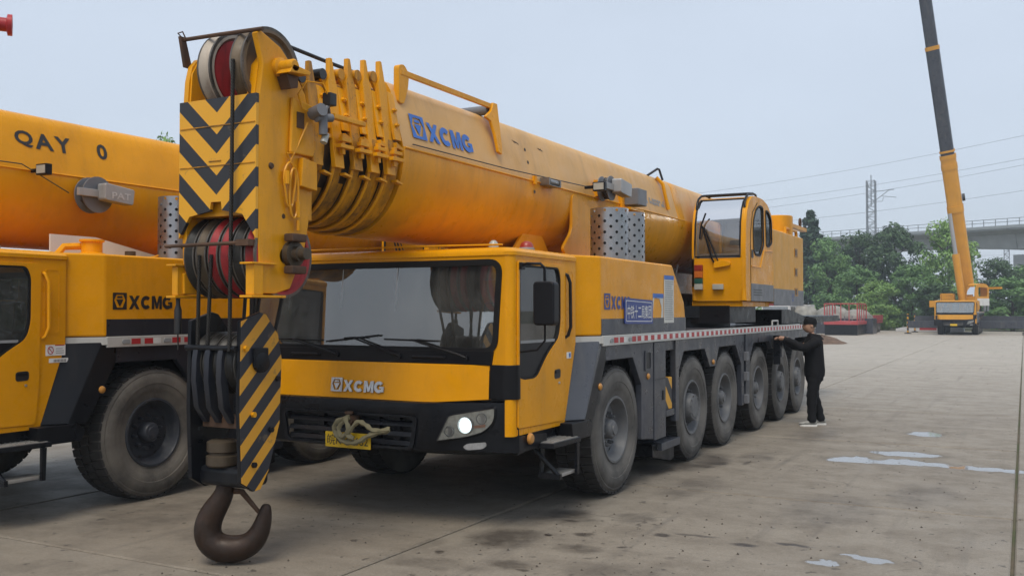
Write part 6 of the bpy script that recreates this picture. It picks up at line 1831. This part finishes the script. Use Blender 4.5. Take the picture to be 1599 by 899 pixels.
lattice('thin distant lattice mast seen below the viaduct at the right', -4.6, 330, 22, .7, False, 0)
for i, (z_l, z_r, yy) in enumerate(((28.6, 33.5, 200), (25.2, 29.4, 200), (23.4, 28.6, 201), (21.0, 24.0, 203))):
    pts = []
    for k in range(17):
        t = k / 16
        pts.append((-75 + 90 * t, yy + 18 - 36 * t, z_l + (z_r - z_l) * t - 1.2 * math.sin(math.pi * t)))
    lb_ = ['highest overhead wire sagging across the sky', 'second overhead wire crossing behind the raised boom', 'third overhead wire just below the second', 'lowest overhead wire close above the viaduct railing'][i]
    tag(MB().tube(pts, .028, 4).build('overhead_wire', 'galv_far'), lb_, 'wire', 'overhead wires')
for i, wl in enumerate(('lowest', 'second lowest', 'second highest', 'highest')):
    tag(MB().tube([(-30, 330, 13 + i * 2.0), (-4.6, 328, 12.6 + i * 2.0), (25, 326, 12.5 + i * 2.0)], .03, 4).build('overhead_wire', 'galv_far'), wl + ' thin wire strung on the distant mast below the viaduct', 'wire', 'wires below the viaduct')

# ================================================================== trailers and clutter beyond the main crane
def trailer(label, x, y, rz, L_, rack, zs=1.0):
    t = thing('flatbed_trailer', label, 'trailer', (x, y, 0), rz, 'parked flatbed trailers')
    # local y runs rearwards
    MB().box(-1.25, 0, .80, 1.25, L_, 1.05).build('bed_frame', 'trailer_red', t, bevel=.03)
    MB().box(-1.2, .1, .0, 1.2, L_ * .42, .79).build('side_skirt', 'black', t)
    n = int(L_ / 1.1)
    for k in range(n):
        for s_ in (-1, 1):
            MB().box(s_ * 1.25 - .04, k * L_ / n + .05, 1.06, s_ * 1.25 + .04, (k + 1) * L_ / n - .05, 1.5).build('drop_side', 'trailer_red', t) if k > n * .32 else None
    if rack:
        rk = MB()
        for s_ in (-1.2, 1.2):
            rk.tube([(s_, .1, 1.06), (s_, .1, 2.40), (s_, L_ * .30, 2.40), (s_, L_ * .33, 2.2), (s_, L_ * .33, 1.06)], .05, 6)
            for k in range(1, 4):
                rk.tube([(s_, k * L_ * .08, 1.06), (s_, k * L_ * .08, 2.40)], .035, 5)
        for k in range(5):
            rk.tube([(-1.2 + .6 * k, .1, 1.06), (-1.2 + .6 * k, .1, 2.40)], .035, 5)
        rk.tube([(-1.2, .1, 2.40), (1.2, .1, 2.40)], .05, 6)
        rk.build('load_rack', 'trailer_red', t)
    for k in range(3):
        for s_ in (-1, 1):
            w_ = MB().lathe([(.28, -.28), (.46, -.28), (.50, -.24), (.50, -.04), (.46, 0), (.30, 0), (.24, -.06), (0, -.08)], (s_ * 1.22, L_ * .72 + k * 1.12, .50), (s_, 0, 0), 22, False).build('wheel', 'tyre', t)
    for s_ in (-1.09, 1.09):
        MB().box(s_ - .19, L_ * .60, .3, s_ + .19, L_ * .66, .79).build('mudguard', 'trailer_red', t)
    return t
trailer('long faded red flatbed trailer with open rack parked by the trees', -12.4, 76.6, R(0), 14.5, True)
t2 = thing('tarpaulin_heap', 'grey tarpaulin heaped over a load behind the red trailer', 'tarpaulin', (-14.7, 82.5, 0))
for k, (x, w_, h) in enumerate(((-1.6, 1.3, 2.35), (.7, 1.5, 2.3), (2.6, 1.2, 2.0))):
    rings = []
    rr_ = random.Random(k)
    for j in range(7):
        z = 1.2 + (h - 1.2) * j / 6
        s = math.sqrt(max(.02, 1 - (j / 6) ** 2.2))
        rings.append([(x + (w_ * s + rr_.uniform(-.1, .1)) * math.cos(2 * math.pi * q / 16), (1.3 * s) * math.sin(2 * math.pi * q / 16), z) for q in range(16)])
    MB().loft(rings).build('tarpaulin_fold', 'tarp', t2)
MB().box(-3.6, -1.2, .0, 4.0, 1.2, 1.25).build('load_base', 'grey', t2)
for k in range(12):
    MB().box(-3.6 + k * .6, -1.26, .75, -3.5 + k * .6, -1.21, 1.45).build('side_stake', 'grey_light', t2)
tk = thing('truck', 'pale truck with red roof fairing glimpsed behind the man', 'truck', (-18.2, 80.5, 0), R(-6))
MB().box(-1.2, 0, .9, 1.2, 2.0, 2.3).build('cab_body', 'tarp_white', tk, bevel=.08)
MB().box(-1.05, -.02, 1.55, 1.05, -.005, 2.2).build('windscreen', 'glass', tk)
MB().box(1.205, .3, 1.6, 1.215, 1.4, 2.2).build('side_window', 'glass', tk)
MB().box(-1.25, -.05, 2.31, 1.25, 2.05, 2.75).build('roof_fairing', 'trailer_red', tk, bevel=.12)
MB().box(-1.2, 2.1, .8, 1.2, 7, 1.2).build('frame', 'grey', tk)
MB().box(-1.25, -.06, .5, 1.25, .1, .95).build('bumper', 'white_tape', tk)
for yy in (1.0, 5.5):
    for s_ in (-1, 1):
        MB().lathe([(.28, -.28), (.46, -.28), (.50, -.24), (.50, -.04), (.46, 0), (.30, 0), (.24, -.06), (0, -.08)], (s_ * 1.2, yy, .50), (s_, 0, 0), 22, False).build('wheel', 'tyre', tk)
MB().prism([(2.2, 1.2), (2.2, 2.4), (6.8, 2.4), (6.8, 1.2)], 'x', -1.2, 1.2).build('white_body', 'white_tape', tk)

def mound(name, label, x, y, rx, ry, h, mat, seed):
    r_ = random.Random(seed)
    mb = MB()
    rings = []
    for j in range(7):
        s = 1 - j / 6
        rings.append([(x + rx * (s + .02) * math.cos(2 * math.pi * k / 28) * (1 + r_.uniform(-.10, .10)), y + ry * (s + .02) * math.sin(2 * math.pi * k / 28) * (1 + r_.uniform(-.10, .10)), -.03 + h * (1 - s ** 1.4) * (1 + r_.uniform(-.15, .15)) * .95) for k in range(28)])
    mb.loft(rings)
    return tag(mb.build(name, mat), label, name.replace('_', ' '))
M['dirt'] = plain('brown_dirt', (.16, .10, .065), .95, 0, .5, 3)
mound('dirt_mound', 'low brown dirt mound on the concrete right behind the man', -10.4, 57.5, 1.5, 1.7, .5, 'dirt', 4)
mb = MB().prism(rpoly([(-3.0, 0), (-3.0, .25), (-1.6, .5), (-.2, .35), (1.2, .55), (2.6, .3), (2.6, 0)], .1), 'y', 0, 1.2)
o = mb.build('tarpaulin_sheet', 'tarp_white', None, bevel=.05)
o.location = (-7.3, 93.0, 0)
tag(o, 'white and red ground sheet behind the distant crane', 'tarpaulin')
MB().box(-1.0, -.02, .15, .4, -.005, .38).build('red_panel', 'red_tape', o)

# ================================================================== air
if True:
    hz = MB().box(-110, -90, -1.1, 75, 345, 34)
    ho = hz.build('haze', 'concrete')
    hm = bpy.data.materials.new('haze_air')
    hm.use_nodes = True
    nt = hm.node_tree
    nt.nodes.clear()
    oo = nt.nodes.new('ShaderNodeOutputMaterial')
    pv = nt.nodes.new('ShaderNodeVolumePrincipled')
    pv.inputs['Color'].default_value = (.80, .88, .96, 1)
    pv.inputs['Density'].default_value = 0.0012
    pv.inputs['Anisotropy'].default_value = 0.2
    nt.links.new(pv.outputs[0], oo.inputs['Volume'])
    ho.data.materials.clear()
    ho.data.materials.append(hm)
    tag(ho, 'thin pale haze in the air over the whole yard', 'haze', None, 'stuff')
